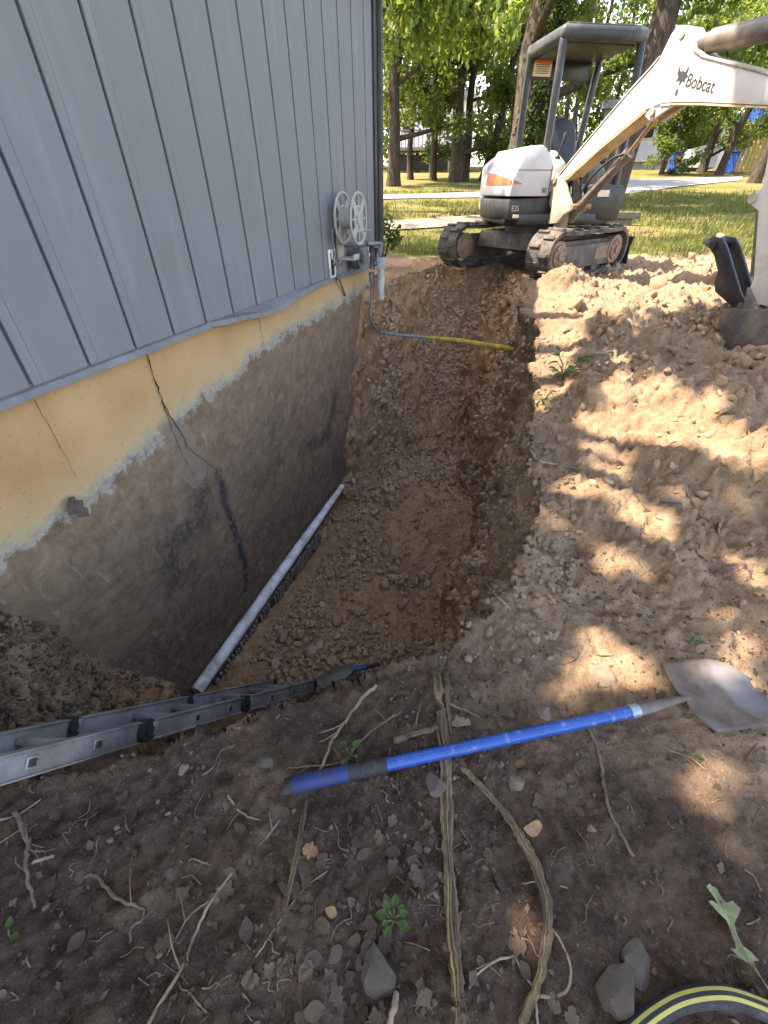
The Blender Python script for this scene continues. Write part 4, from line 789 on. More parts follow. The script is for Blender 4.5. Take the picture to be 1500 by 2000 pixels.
def rp(mb, name, mat, par, auto=40): return xform(mb, Matrix.Translation(-par.location if par.parent is None else -par.parent.location)).build(name, mat, par, False, auto)
RC = Vector((WALLX, 4.65, 1.27))
for i, X in enumerate((WALLX + .10, WALLX + .265)):
    c = Vector((X, RC.y - .01 * i, RC.z)); m = MB(); torus(m, c, (1, 0, 0), .205, (.014, .012)); torus(m, c, (1, 0, 0), .10, (.012, .006), 28)
    for k in range(4):
        a = R(45 + 90 * k); d = Vector((0, math.cos(a), math.sin(a))); t = Vector((0, -d.z, d.y)); m.prism([(.05, -.03), (.2, -.036), (.2, .036), (.05, .03)], c, d, t, .008)
    for k in range(4): a = R(90 * k); d = Vector((0, math.cos(a), math.sin(a))); m.tube([c + d * .03, c + d * .2], .006, 6)
    m.cyl(c - Vector((.012, 0, 0)), c + Vector((.012, 0, 0)), .055, 20); rp(m, 'reel_disc', M_CREAM, reel)
rp(MB().cyl((WALLX + .10, RC.y, RC.z), (WALLX + .262, RC.y, RC.z), .085, 26), 'drum', M_CREAM, reel)
rp(MB().tube([(WALLX + .262, RC.y + .12, RC.z - .1), (WALLX + .34, RC.y + .12, RC.z - .1)], .011, 8), 'crank_handle', M_CREAM, reel)
m = MB().box((WALLX + .05, RC.y, RC.z - .12), (.03, .14, .42), None, .008); m.tube([(WALLX + .03, RC.y, RC.z), (WALLX + .11, RC.y, RC.z)], .03, 14); rp(m, 'mounting_plate', M_CREAM, reel)
m = MB().box((WALLX + .13, RC.y, RC.z - .335), (.18, .15, .02), None, .006); m.box((WALLX + .22, RC.y, RC.z - .32), (.016, .15, .05), None, .005); rp(m, 'tray', M_CREAM, reel)
bib = tag(empty('hydrant_box', (WALLX, 4.47, .8)), 'white recessed outlet box with a brass tap below the hose reel', 'outlet box'); bc = Vector((WALLX + .034, 4.47, .90)); m = MB()
for dy, dz, sy, sz_ in ((-.06, 0, .03, .26), (.06, 0, .03, .26), (0, .115, .09, .03), (0, -.115, .09, .03)): m.box(bc + Vector((0, dy, dz)), (.016, sy, sz_), None, .003)
rp(m, 'frame', M_PVC, bib); rp(MB().box(bc + Vector((-.006, 0, 0)), (.006, .1, .21)), 'recess', M_DECAL, bib); rp(MB().box(bc + Vector((.004, .0, .07)), (.006, .03, .06), None, .002), 'inner_plate', M_PVC, bib)
m = MB().tube([bc, bc + Vector((.09, .02, 0))], .013, 8); m.tube([bc + Vector((.07, .02, -.035)), bc + Vector((.07, .02, .035))], .016, 8); rp(m, 'tap', simple('tarnished brass', (.26, .20, .11), .45, .7), bib)
pts = [Vector((WALLX + .075, 4.43, 1.2)), Vector((WALLX + .07, 4.44, 1.05)), Vector((WALLX + .085, 4.47, .88)), Vector((WALLX + .07, 4.49, .78)), atx(664, 548, WALLX + .05), atx(674, 577, WALLX + .02)]
tag(MB().tube(smooth_path(pts, 6), .010, 8).build('drain_tube', M_GPIPE, None, True), 'thin grey tube running from the tap down the yellow wall', 'tube')
gm = tag(empty('gas_meter', (-1.95, 5.15, .4)), 'grey gas regulator and pipework at the house corner', 'gas meter'); gc = Vector((-2.0, 4.93, .90))
m = MB().cyl(gc - Vector((.05, 0, 0)), gc, .10, 28); m.cyl(gc, gc + Vector((.03, 0, 0)), .085, 26); m.cyl(gc + Vector((.03, 0, 0)), gc + Vector((.06, 0, 0)), .04, 18); m.cyl(gc + Vector((.03, -.01, -.09)), gc + Vector((.03, -.01, -.02)), .022, 12); rp(m, 'regulator', M_GDISC, gm)
gx = -1.94
def gp(px, py, dx=0.0): return atx(px, py, gx + dx)
rp(MB().tube(smooth_path([Vector((WALLX + .03, gp(697, 478).y, gp(697, 478).z)), gp(705, 478), gp(718, 476), gp(724, 480), gp(727, 492), gp(727, 515)], 4), .024, 10), 'inlet_pipe', M_GPIPE, gm)
rp(MB().tube(smooth_path([gp(727, 515, .02), gp(728, 484, .05), gp(733, 478, .08), gp(738, 484, .1), gp(737, 512, .1)], 4), .022, 10), 'loop_pipe', M_GPIPE, gm)
rp(MB().tube(smooth_path([gp(716, 476, .04), gp(735, 476, .1), gp(744, 478, .12), gp(741, 500, .12)], 4), .022, 10), 'cross_pipe', M_GPIPE, gm)
for (a, b_), dx in (((726, 488), 0), ((727, 506), 0), ((727, 520), .01), ((733, 478), .08), ((741, 488), .12), ((738, 505), .1), ((718, 476), 0)): c = gp(a, b_, dx); rp(MB().cyl(c - Vector((0, 0, .025)), c + Vector((0, 0, .025)), .033, 8), 'fitting', M_GPIPE, gm)
c = gp(745, 515, .12); rp(MB().box(c, (.10, .085, .12), Matrix.Rotation(.3, 3, 'Z'), .015), 'meter_body', simple('pale grey casting', (.34, .34, .33), .6, .1, .2, 8), gm)
c = gp(726, 541); m = MB().cyl(c - Vector((0, 0, .05)), c + Vector((0, 0, .05)), .034, 8); m.tube([c + Vector((-.02, -.03, 0)), c + Vector((.06, .02, .01))], .016, 8); m.box(c + Vector((.07, .02, .01)), (.02, .05, .02), None, .004); rp(m, 'shutoff_valve', M_GPIPE, gm)
m = MB().tube([gp(744, 524, .12), gp(744, 545, .12), gp(743, 585, .12)], [.035, .042, .042], 14); rp(m, 'white_sleeve', simple('grey plastic sleeve', (.40, .41, .42), .6, 0, .15, 9, .1, (.18, .14, .10), .5), gm)
rp(MB().box(gp(720, 495, -.06), (.02, .05, .16), None, .004), 'bracket', M_PVC, gm)
gpp = tag(empty('gas_pipe', (-1.95, 5.2, .1)), 'bent grey gas pipe with yellow coated end spanning the trench', 'pipe')
q = smooth_path([gp(727, 545), gp(726, 570), gp(725, 600), gp(724, 622), gp(730, 638), atz(745, 650, .15), atz(790, 655, .135), atz(834, 659, .12)], 6); rp(MB().tube(q, .017, 10), 'steel_pipe', M_GPIPE, gpp, 60)
ye = [atz(832, 659, .121), atz(865, 662, .115), atz(900, 666, .11), atz(945, 673, .10), atz(990, 680, .09) + Vector((.12, 0, 0))]; rp(MB().tube(smooth_path(ye, 5), [.018, .018, .0185, .019, .018, .0185] + [.026, .027, .0255, .0265, .027, .026, .0265, .027, .026, .0255, .026, .027, .026, .026, .026], 10), 'yellow_coating', M_YWRAP, gpp, 60)
# ------------------------------------------------------------------ white pipe and ribbed edging along the wall foot
wp0, wp1 = atx(384, 1350, WALLX + .07), atx(668, 950, WALLX + .07); wp0.z += .0
pipe = MB(); n_ = 40; pp = [wp0 + (wp1 - wp0) * (i / n_) for i in range(n_ + 1)]; rd = random.Random(3)
pipe.tube([p + Vector((rd.uniform(-.002, .002), 0, rd.uniform(-.002, .002))) for p in pp], [.052] * 24 + [.052 - .001 * k for k in range(17)], 14)
tag(pipe.build('drain_pipe', M_PVC, None, False, 60), 'dirty white plastic pipe lying along the foot of the basement wall', 'pipe')
rib = tag(empty('ribbed_edging', (WALLX + .13, 1.4, -1.8)), 'dark ribbed edging strip under the white pipe', 'edging strip'); M_RIB = simple('muddy ribbed edging', (.25, .215, .175), .85, 0, .35, 10, .3, (.06, .05, .04), .4)
rm_ = MB().box((0, 0, 0), (.018, .022, .17), None, .004); rme = mesh('rib', rm_.v, rm_.f)
yA, yB = wp0.y + .12, wp0.y + (wp1.y - wp0.y) * .72; o = MB().box((WALLX + .125, (yA + yB) / 2, wp0.z - .07), (.02, yB - yA, .15)); rp(o, 'backing', simple('edging backing', (.07, .055, .043), .9), rib)
k = 0
while yA + k * .042 < yB:
    if rd.random() > .12:
        o = link('rib', rme, M_RIB, rib); o.location = Vector((WALLX + .15 + rd.uniform(-.004, .006), yA + k * .042, wp0.z - .085 + rd.uniform(-.015, .01) + .10 * (k * .042) / 3)) - rib.location; o.rotation_euler = (rd.uniform(-.2, .1), rd.uniform(-.1, .1), rd.uniform(-.1, .1)); o.scale = (1, rd.uniform(.6, 1.3), rd.uniform(.8, 1.05))
    k += 1
# ------------------------------------------------------------------ folding ladder leaning into the trench
M_ALU = simple('dull aluminium', (.33, .33, .335), .5, .4, .2, 7, .1, (.16, .12, .085), .62); M_HING = simple('hinge steel', (.05, .05, .052), .5, .5, .2, 9)
lf, lt = atz(612, 1338, -1.60), atz(0, 1503, .2); ld = (lf - lt).normalized(); lw = Vector((-.95, -.22, .0)).normalized(); HG_ = lt + ld * ((lf - lt).length - 1.03); _r = Vector(ray(379, 1373)); _e = Vector(EYE); _t = (HG_ - _e).dot(ld) / _r.dot(ld); lw = (_e + _r * _t) - HG_; print('LADDER W', lw.length); lw = lw.normalized(); ln = ld.cross(lw).normalized()
if ln.z < 0: ln = -ln
lad = tag(empty('folding_ladder', lf), 'folding aluminium ladder leaning down into the near end of the trench', 'ladder'); LM = Matrix((ld, lw, ln)).transposed(); LL = (lf - lt).length
def lb(c, d, name, mat, par=lad, bev=.004): o = xform(MB().box((lt + ld * c[0] + lw * c[1] + ln * c[2]), d, LM, bev), Matrix.Translation(-lad.location)); return o.build(name, mat, par, False, 40)
secs = [(-.75, LL - 1.80), (LL - 1.74, LL - 1.06), (LL - 1.0, LL - .02)]
for j, (a, b_) in enumerate(secs):
    for y in (0, .34):
        rl = lb(((a + b_) / 2, y, 0), (b_ - a, .026, .072), 'rail', M_ALU)
        for s_ in (-.036, .036): lb(((a + b_) / 2, y - .004, s_), (b_ - a, .036, .006), 'rail_flange', M_ALU, rl, .002)
    n = 3; kk = [LL - .16, LL - .40, LL - .72] if j == 2 else ([LL - 1.18, LL - 1.45] if j == 1 else [LL - 1.99, LL - 2.22, LL - 2.6])
    for t in kk:
        rg = lb((t, .17, 0), (.03, .31, .028), 'rung', M_ALU)
        for y in (-.016, .356):
            lb((t, y, 0), (.036, .006, .036), 'rung_end', M_ALU, rg, .003); lb((t, y - .004 if y < 0 else y + .004, 0), (.022, .004, .022), 'rung_hole', M_DECAL, rg, .001)
for t in (LL - 1.77, LL - 1.03):
    for y in (-.012, .352):
        c = lt + ld * t + lw * y + ln * .004; m = MB().cyl(c - lw * .02, c + lw * .02, .043, 20); m.cyl(c - lw * .028, c + lw * .028, .02, 12); hg = xform(m, Matrix.Translation(-lad.location)).build('hinge', M_HING, lad, False, 40)
        lb((t + .03, y - .024, .01), (.03, .006, .05), 'hinge_latch', M_ALU, hg, .002)
for y in (0, .34): lb((LL + .0, y, 0), (.05, .034, .085), 'foot_pad', M_HING)
# ------------------------------------------------------------------ shovel
M_BLUEH = NT('blue fibreglass handle'); v = M_BLUEH.coord(); M_BLUEH.bump(M_BLUEH.noise(v, 90, 3), .08, .002)
M_BLUEH = M_BLUEH.set(M_BLUEH.mix(M_BLUEH.rng(M_BLUEH.noise(v, 30, 5, .75), .56, .66, 0, .6), M_BLUEH.mix(M_BLUEH.rng(M_BLUEH.noise(v, 6, 3), .3, .7), (.004, .060, .26), (.006, .080, .33)), (.20, .24, .34)), .33, 0, .5)
M_GRIPB = simple('dark blue rubber grip', (.014, .032, .13), .6, 0, .3, 14, .2, (.05, .05, .055), .45); M_GRIPK = simple('black rubber grip', (.022, .022, .026), .65, 0, .3, 14, .2, (.10, .09, .08), .35)
M_STEEL = NT('worn shovel steel'); v = M_STEEL.coord(); k1 = M_STEEL.noise(v, 9, 6, .65); k2 = M_STEEL.noise(v, 3.4, 4, .5)
M_STEEL = M_STEEL.set(M_STEEL.mix(M_STEEL.rng(k2, .46, .56), M_STEEL.mix(M_STEEL.rng(k1, .35, .65), (.085, .062, .045), (.15, .12, .095)), (.16, .155, .15)), M_STEEL.rng(k2, .5, .6, .85, .62), M_STEEL.rng(k2, .5, .6, 0, .1), .25)
h0, h1 = hit(562, 1545)[0] + Vector((0, 0, .035)), hit(1216, 1412)[0] + Vector((0, 0, .075)); sd3 = (h1 - h0).normalized(); sl_ = Vector((0, 0, 1)).cross(sd3).normalized(); su = sd3.cross(sl_)
shv = tag(empty('shovel', h0), 'blue handled shovel with a worn steel blade lying across the foreground', 'shovel'); tr = Matrix.Translation(-h0)
def shb(m, name, mat, par=shv, auto=50): return xform(m, tr).build(name, mat, par, False, auto)
Lh = (h1 - h0).length; gq = .27 * Lh
shb(MB().tube([h0 + sd3 * (gq - .01), h0 + sd3 * Lh * .6, h1], .0195, 20), 'handle', M_BLUEH)
shb(MB().tube([h0 + sd3 * t for t in (.018, .022, .10, .104, .112, .116, .19)], [.0215, .0245, .0245, .0235, .0235, .0245, .0245], 20), 'grip', M_GRIPB)
shb(MB().tube([h0 + sd3 * t for t in (.19, .192, .22, .223, .228, .231, gq - .004, gq)], [.0245, .0235, .0235, .022, .022, .0235, .0235, .021], 20), 'grip_collar', M_GRIPK)
shb(MB().tube([h0 - sd3 * .006, h0, h0 + sd3 * .02], [.018, .023, .0235], 18), 'grip_cap', M_GRIPK)
shb(MB().tube([h1 - sd3 * .003, h1 + sd3 * .03], .0215, 18), 'ferrule', simple('zinc ferrule', (.30, .36, .38), .4, .6, .2, 10))
bd0 = h1 + sd3 * .19 + su * .012; sk = MB().tube(smooth_path([h1 + sd3 * .028, h1 + sd3 * .1 + su * .004, h1 + sd3 * .16 + su * .012, bd0 + sd3 * .03 - su * .004], 5), [.019, .019, .0185, .018, .0175, .017, .016, .015, .014, .013, .012, .012, .011, .010, .009, .008], 16); shb(sk, 'socket', M_STEEL)
V = []; F = []; nu, nv = 22, 18
tilt = Matrix.Rotation(R(5), 3, sl_); bdir = tilt @ sd3; bup = bdir.cross(sl_).normalized()
if bup.z < 0: bup = -bup
for i in range(nu):
    u = i / (nu - 1); hw = .128 if u < .55 else .128 * math.sqrt(max(0, 1 - ((u - .55) / .46) ** 2.4)); hw = max(hw, .006)
    for j in range(nv):
        t = j / (nv - 1) * 2 - 1; cup = .034 * (t * t) * (1 - .45 * u) - .010; crease = .012 * math.exp(-(t / .16) ** 2) * (1 - sstep(0, .55, u)); V.append(bd0 + bdir * (.01 + u * .30) + sl_ * (t * hw) + bup * (cup + crease - .012 * math.sin(u * math.pi)))
for i in range(nu - 1):
    for j in range(nv - 1): a = i * nv + j; F.append((a, a + 1, a + nv + 1, a + nv))
bld = shb(MB().add(V, F), 'blade', M_STEEL, shv, 80); s_ = bld.modifiers.new('thick', 'SOLIDIFY'); s_.thickness = .0022
# blue handled tool half hidden below the lip
a, b_, c_ = hit(640, 1332)[0], hit(690, 1306)[0], hit(716, 1304)[0]; a = atz(640, 1330, -1.55); b_ = atz(688, 1307, -1.56); c_ = atz(716, 1303, -1.55); e_ = atz(742, 1297, -1.56)
tl2 = tag(empty('hand_tool', b_), 'small tool with a blue grip lying on the trench floor below the lip', 'tool'); t2 = Matrix.Translation(-b_)
xform(MB().tube([b_, c_], [.022, .02], 12), t2).build('grip', M_BLUEH, tl2, False, 50); xform(MB().tube([c_, e_], [.016, .012], 10), t2).build('shaft', M_GRIPK, tl2, False, 50)
dd_ = (a - b_).normalized(); lt_ = Vector((0, 0, 1)).cross(dd_).normalized(); xform(MB().prism([(0, -.03), (.1, -.065), (.28, -.06), (.3, 0), (.28, .06), (.1, .065), (0, .03)], b_ + Vector((0, 0, .02)), dd_, lt_, .012, .003), t2).build('blade', M_STEEL, tl2, False, 40)
# ------------------------------------------------------------------ black hose with yellow stripes
hz = [hit(*p)[0] + Vector((0, 0, .03)) for p in ((1205, 2040), (1262, 1990), (1320, 1958), (1390, 1948), (1450, 1962), (1530, 2000), (1620, 2060))]; hp_ = smooth_path(hz, 8); hs = tag(empty('garden_hose', hz[3]), 'thick black hose with yellow stripes curving through the bottom corner', 'hose'); t3 = Matrix.Translation(-hz[3])
xform(MB().tube(hp_, .021, 16), t3).build('hose_body', M_GRIPK, hs, False, 60)
eye = Vector((0, 0, CAM_H)); M_YS = simple('yellow hose stripe', (.42, .38, .09), .55, 0, .2, 9, .05, (.2, .17, .08), .3)
for an in (-.2, .5):
    V = []; F = []
    for i, p in enumerate(hp_):
        t = (hp_[min(i + 1, len(hp_) - 1)] - hp_[max(i - 1, 0)]).normalized(); sdv = Vector((0, 0, 1)).cross(t).normalized(); nv_ = t.cross(sdv)
        for q in (-.17, .0, .17): aa = an + q; V.append(p + (nv_ * math.cos(aa) + sdv * math.sin(aa)) * .0217)
    for i in range(len(hp_) - 1):
        for k in range(2): F.append((3 * i + k, 3 * i + k + 1, 3 * i + k + 4, 3 * i + k + 3))
    xform(MB().add(V, F), t3).build('yellow_stripe', M_YS, hs, True)

# ------------------------------------------------------------------ clods, rocks and rubble
def rock_variants(sub, n, seed, cuts=13, flat=.8, jit=.07):
    rng = np.random.default_rng(seed); out = []
    bm = bmesh.new(); bmesh.ops.create_icosphere(bm, subdivisions=sub, radius=1); base = np.array([v.co for v in bm.verts]); F = np.array([[v.index for v in f.verts] for f in bm.faces]); bm.free()
    for k in range(n):
        V = base * (1 + .3 * fbm(base + k * 3.7, 1.5, 3, 5 + k) + rng.normal(0, jit, len(base)))[:, None]
        for c in range(cuts):
            d = rng.normal(size=3); d /= np.linalg.norm(d); lim = rng.uniform(.42, .8); s = V @ d; V = V - np.where(s > lim, s - lim, 0)[:, None] * d
        V = V * [rng.uniform(.85, 1.25), rng.uniform(.75, 1.1), flat * rng.uniform(.75, 1.1)]; out.append(V)
    return out, F
def clod_mat(name, cols, rough=.95, bump=.5, obj=False):
    n = NT(name); v = n.pos(); r = n.N('ObjectInfo').outputs['Random'] if obj else n.N('NewGeometry').outputs['Random Per Island']
    c = n.ramp(r, [(i / (len(cols) - 1), c) for i, c in enumerate(cols)]); c = n.mix(n.rng(n.noise(v, 24, 5, .65), .35, .7, 0, .55), c, tuple(x * 1.45 for x in cols[len(cols) // 2])); c = n.mix(n.rng(n.noise(v, 60, 4, .7), .55, .75, 0, .5), c, tuple(x * .45 for x in cols[0]))
    n.bump(n.math('ADD', n.noise(v, 70, 5, .7), n.math('MULTIPLY', n.noise(v, 22, 3), 1.2)), bump, .012); return n.set(c, rough, 0, .15)
BROWN = [(.19, .124, .079), (.25, .166, .106), (.29, .20, .13), (.34, .243, .163), (.31, .175, .098), (.38, .285, .20)]
TAN = [(.20, .132, .079), (.25, .168, .102), (.29, .20, .125), (.24, .145, .08), (.31, .225, .145)]
DARK = [(.036, .025, .018), (.06, .043, .031), (.088, .065, .046), (.13, .10, .075), (.17, .14, .11)]
M_CB, M_CT, M_CD = clod_mat('brown clods', BROWN), clod_mat('tan clods', TAN), clod_mat('dark crumbs', DARK)
M_CK = clod_mat('bank crumbs', [(.14, .094, .061), (.18, .122, .078), (.215, .15, .097), (.25, .18, .12)])
M_CBo, M_CTo = clod_mat('brown clod', BROWN, obj=True), clod_mat('tan clod', TAN, obj=True)
RV2, RF2 = rock_variants(2, 10, 3); RV1, RF1 = rock_variants(1, 10, 4, 5)
def rotm(rng, n):
    q = rng.normal(size=(n, 4)); q /= np.linalg.norm(q, axis=1)[:, None]; w, x, y, z = q.T
    return np.stack([1 - 2 * (y * y + z * z), 2 * (x * y - z * w), 2 * (x * z + y * w), 2 * (x * y + z * w), 1 - 2 * (x * x + z * z), 2 * (y * z - x * w), 2 * (x * z - y * w), 2 * (y * z + x * w), 1 - 2 * (x * x + y * y)], 1).reshape(n, 3, 3)
def scatter_mesh(name, P, S_, rng, V_, F_):
    n = len(P); k = rng.integers(0, len(V_), n); M = rotm(rng, n); B = np.array(V_)[k] * S_[:, None, None]; V = np.einsum('nij,nkj->nki', M, B) + P[:, None, :]
    F = F_[None] + (np.arange(n) * B.shape[1])[:, None, None]; return np_mesh(name, V.reshape(-1, 3), F.reshape(-1, 3))
def on_ground(xs, ys, sink=0.0): return np.array([list(down(x, y)[0]) for x, y in zip(xs, ys)])
rng = np.random.default_rng(11)
def field(n, x0, x1, y0, y1, dens):                   # random spots, thinned by a density function
    x = rng.uniform(x0, x1, n); y = rng.uniform(y0, y1, n); k = rng.random(n) < dens(x, y); return x[k], y[k]
def patchy(f, s, lo=-.1, hi=.35): return lambda x, y: sstep(lo, hi, fbm(np.stack([x, y, x * 0], 1), f, 3, s)) * .9 + .1
# trench floor and far slope
x, y = field(20000, -2.08, -.05, 1.3, 7.9, patchy(1.5, 61)); P = on_ground(x, y); S_ = .009 + .031 * rng.random(len(x)) ** 1.7; S_ = S_ * (1 + .10 * np.maximum(0, y - 3)); k = (P[:, 2] < .45) & ((x > -1.85) | (y > 3.4)); P, S_ = P[k], S_[k]; P[:, 2] += S_ * .4
big = S_ > .018
tag(link('trench_rubble', scatter_mesh('trench_rubble', P[~big], S_[~big], rng, RV1, RF1), M_CB), 'small crumbs of dug clay strewn over the trench floor', None, None, 'stuff')
tag(link('trench_lumps', scatter_mesh('trench_lumps', P[big], S_[big], rng, RV2, RF2), M_CB), 'small lumps of dug clay strewn over the trench floor', None, None, 'stuff')
rock_me = [np_mesh('clod', V, RF2) for V in RV2]
def clod(p, s, mat, name='clod', me=None):
    me = me or rock_me[rng.integers(0, len(rock_me))]; o = bpy.data.objects.new(name, me); COL.objects.link(o)
    if not me.materials: me.materials.append(mat)
    o.material_slots[0].link = 'OBJECT'; o.material_slots[0].material = mat
    o.location = p; o.scale = (s, s, s); o.rotation_euler = tuple(rng.uniform(-3, 3, 3)); return o
x, y = field(2600, -2.05, -.1, 1.6, 6.6, patchy(1.3, 62, -.35, .25)); P = on_ground(x, y); c = 0
cl = [(.34, -1.7), (.27, -1.55)]
for p in P:
    if c >= 290 or p[2] > -.2 or (p[0] < -1.8 and p[1] < 3.6): continue
    s = .034 + .045 * rng.random() ** 1.8; where = 'near the lip of the trench' if p[1] < 2.6 else ('beside the white pipe' if p[0] < -1.45 else 'in the middle of the trench floor' if p[0] < -.7 else 'at the foot of the cut bank') if p[1] < 4.6 else 'on the slope under the yellow pipe'
    tag(clod(p + [0, 0, s * .45], s, M_CBo), 'rough brown clod of clay ' + where, 'clod', 'clods ' + where); c += 1
for px, py, s, lab in ((681, 937, .085, 'orange brown boulder of clay at the far end of the white pipe'), (705, 962, .07, 'reddish clod just right of the white pipe tip'), (733, 1003, .07, 'square reddish clod standing alone in the trench'), (728, 1236, .055, 'flat oval stone on the near trench floor'), (612, 1236, .035, 'pale stone on the trench floor nearest the white pipe'), (755, 1285, .055, 'grey stone just below the near lip'), (643, 1222, .045, 'rounded brown stone beside the pale trench stone')):
    h, nn = hit(px, py); tag(clod(np.array(h) + [0, 0, s * .35], s, M_CBo, 'rock'), lab, 'rock', 'single stones in the trench')
# spoil on the right and around the excavator
x, y = field(9000, .1, 4.2, 1.3, 8.6, lambda x, y: patchy(1.2, 63)(x, y) * (.25 + .75 * sstep(1.8, 3.0, y))); P = on_ground(x, y); S_ = .006 + .024 * rng.random(len(x)) ** 2.6; P[:, 2] += S_ * .2; big = S_ > .016
tag(link('spoil_crumbs', scatter_mesh('spoil_crumbs', P[~big], S_[~big], rng, RV1, RF1), M_CT), 'crumbs of tan clay over the spoil beside the trench', None, None, 'stuff')
tag(link('spoil_lumps', scatter_mesh('spoil_lumps', P[big], S_[big], rng, RV2, RF2), M_CT), 'lumps of tan clay over the spoil beside the trench', None, None, 'stuff')
nc_ = 0
for cx_, cy_, rx, ry, n, s0_, s1_ in ((1400, 520, 60, 45, 26, .04, .13), (1380, 630, 80, 40, 26, .03, .09), (1240, 560, 120, 45, 22, .02, .06), (1300, 700, 140, 60, 16, .018, .045), (1280, 880, 180, 90, 18, .015, .04), (1180, 640, 90, 40, 10, .02, .05), (1440, 720, 60, 60, 14, .03, .07)):
    wh_ = {(1400, 520): 'behind the black thumb', (1380, 630): 'in front of the black thumb', (1240, 560): 'beside the right track', (1300, 700): 'in the shaded middle', (1280, 880): 'in the large sunlit patch', (1180, 640): 'by the shadow edge', (1440, 720): 'in front of the bucket'}[(cx_, cy_)]
    for k in range(n):
        h, nn = hit(cx_ + rng.normal() * rx * .55, cy_ + rng.normal() * ry * .55)
        if h.x < .0 or h.y > 9: continue
        s = s0_ + (s1_ - s0_) * rng.random() ** 1.8; tag(clod(np.array(h) + [0, 0, s * .1], s, M_CTo, 'clay_chunk'), 'broken chunk of tan clay on the spoil ' + wh_, 'clod', 'clay chunks ' + wh_); nc_ += 1
for px, py, s, lab in ((1281, 563, .17, 'big tan boulder of clay in front of the lawn, nearest the bucket shadow'), (1402, 468, .13, 'tall clay block behind the black thumb'), (1440, 505, .12, 'clay block wedged beside the white dipper arm'), (1350, 505, .10, 'clay block left of the black thumb'), (1125, 600, .14, 'dark crested lump on the spoil right of the shadow edge')):
    h, nn = hit(px, py); o = clod(np.array(h) + [0, 0, s * .3], s, M_CTo, 'rock'); o.scale = (s, s * .9, s * .95); tag(o, lab, 'rock', 'large clay blocks')
# crumbs of the bank and lip, then dark foreground crumbs
x, y = field(15000, -1.6, 1.6, -.5, 1.7, patchy(2.5, 64, -.3, .4)); P = on_ground(x, y); k = P[:, 2] > -.4; P = P[k]; S_ = .0022 + .0095 * rng.random(len(P)) ** 2.8; P[:, 2] += S_ * .2
tag(link('soil_crumbs', scatter_mesh('soil_crumbs', P, S_, rng, RV1, RF1), M_CD), 'fine crumbs and grit over the dark foreground soil', None, None, 'stuff')
P = []
for k in range(3600):
    h, nn = hit(rng.uniform(900, 1120), rng.uniform(640, 1290)) if k < 2400 else hit(rng.uniform(0, 360), rng.uniform(1150, 1420))
    if nn.z < .75: P.append(list(h))
P = np.array(P); S_ = .006 + .02 * rng.random(len(P)) ** 2.2
nearw = P[:, 0] < -1.0
tag(link('bank_lumps', scatter_mesh('bank_lumps', P[~nearw], S_[~nearw], rng, RV1, RF1), M_CK), 'crumbly lumps sticking out of the cut bank', None, None, 'stuff')
tag(link('topsoil_lumps', scatter_mesh('topsoil_lumps', P[nearw], S_[nearw], rng, RV1, RF1), clod_mat('topsoil crumbs', [(.055, .037, .025), (.085, .058, .039), (.12, .083, .055), (.15, .105, .07)])), 'dark topsoil crumbs heaped against the wall behind the ladder', None, None, 'stuff')
M_STONE = clod_mat('grey stones', [(.055, .046, .035), (.08, .067, .051), (.10, .085, .066)], .9, .4, True); M_STONET = clod_mat('tan stones', [(.13, .098, .07), (.17, .13, .095), (.21, .165, .12)], .9, .4, True)
RVb, RFb = rock_variants(3, 8, 9, 8, .85, .02); bigme = [np_mesh('stone', V, RFb) for V in RVb]
for me in bigme: me.polygons.foreach_set('use_smooth', [True] * len(me.polygons)); me.set_sharp_from_angle(angle=R(38))
for i, (px, py, s, fl, tanm, lab) in enumerate(((742, 1895, .075, .6, 0, 'large rounded grey stone at the bottom between the leaves'), (1212, 1935, .075, .6, 0, 'broad dirty stone above the striped hose'), (1248, 1893, .05, .6, 0, 'smaller stone touching the broad stone above the hose'), (1063, 1396, .055, .55, 1, 'tan slab of rock just above the blue handle'), (984, 1390, .042, .6, 0, 'grey wedge of rock left of the tan slab'), (903, 1408, .045, .35, 1, 'flat tan flake of rock beside the vine strip'), (1003, 1525, .045, .45, 1, 'flat tan stone below the blue handle'), (1170, 1318, .07, .35, 1, 'sunlit pale stone bedded in the lip'), (925, 1355, .03, .7, 0, 'small stone near the lip'), (850, 1530, .05, .5, 0, 'dull stone under the vine strip'), (1305, 975, .05, .5, 1, 'stone half buried in the sunlit spoil patch'), (1168, 1170, .03, .8, 0, 'pebble on the shaded slope of the spoil'),
        (1330, 1150, .025, .8, 1, 'pale pebble on the slope above the seedling'), (520, 1490, .04, .7, 0, 'reddish lump of root and soil near the grip'), (1140, 1470, .022, .7, 0, 'pebble below the handle by the crooked root'), (1030, 1300, .03, .7, 0, 'pebble on the lip of the trench'), (360, 1505, .03, .7, 1, 'light pebble below the ladder'), (1155, 1620, .018, .8, 1, 'white pebble right of the crooked root'))):
    h, nn = hit(px, py); o = clod(np.array(h) + [0, 0, s * fl * .12], s * .8, M_STONET if tanm else M_STONE, 'stone', bigme[i % len(bigme)]); s *= .8; o.scale = (s, s, s * fl); o.rotation_euler = (rng.uniform(-.15, .15), rng.uniform(-.15, .15), rng.uniform(0, 6)); tag(o, lab, 'stone', 'single stones on the ground')
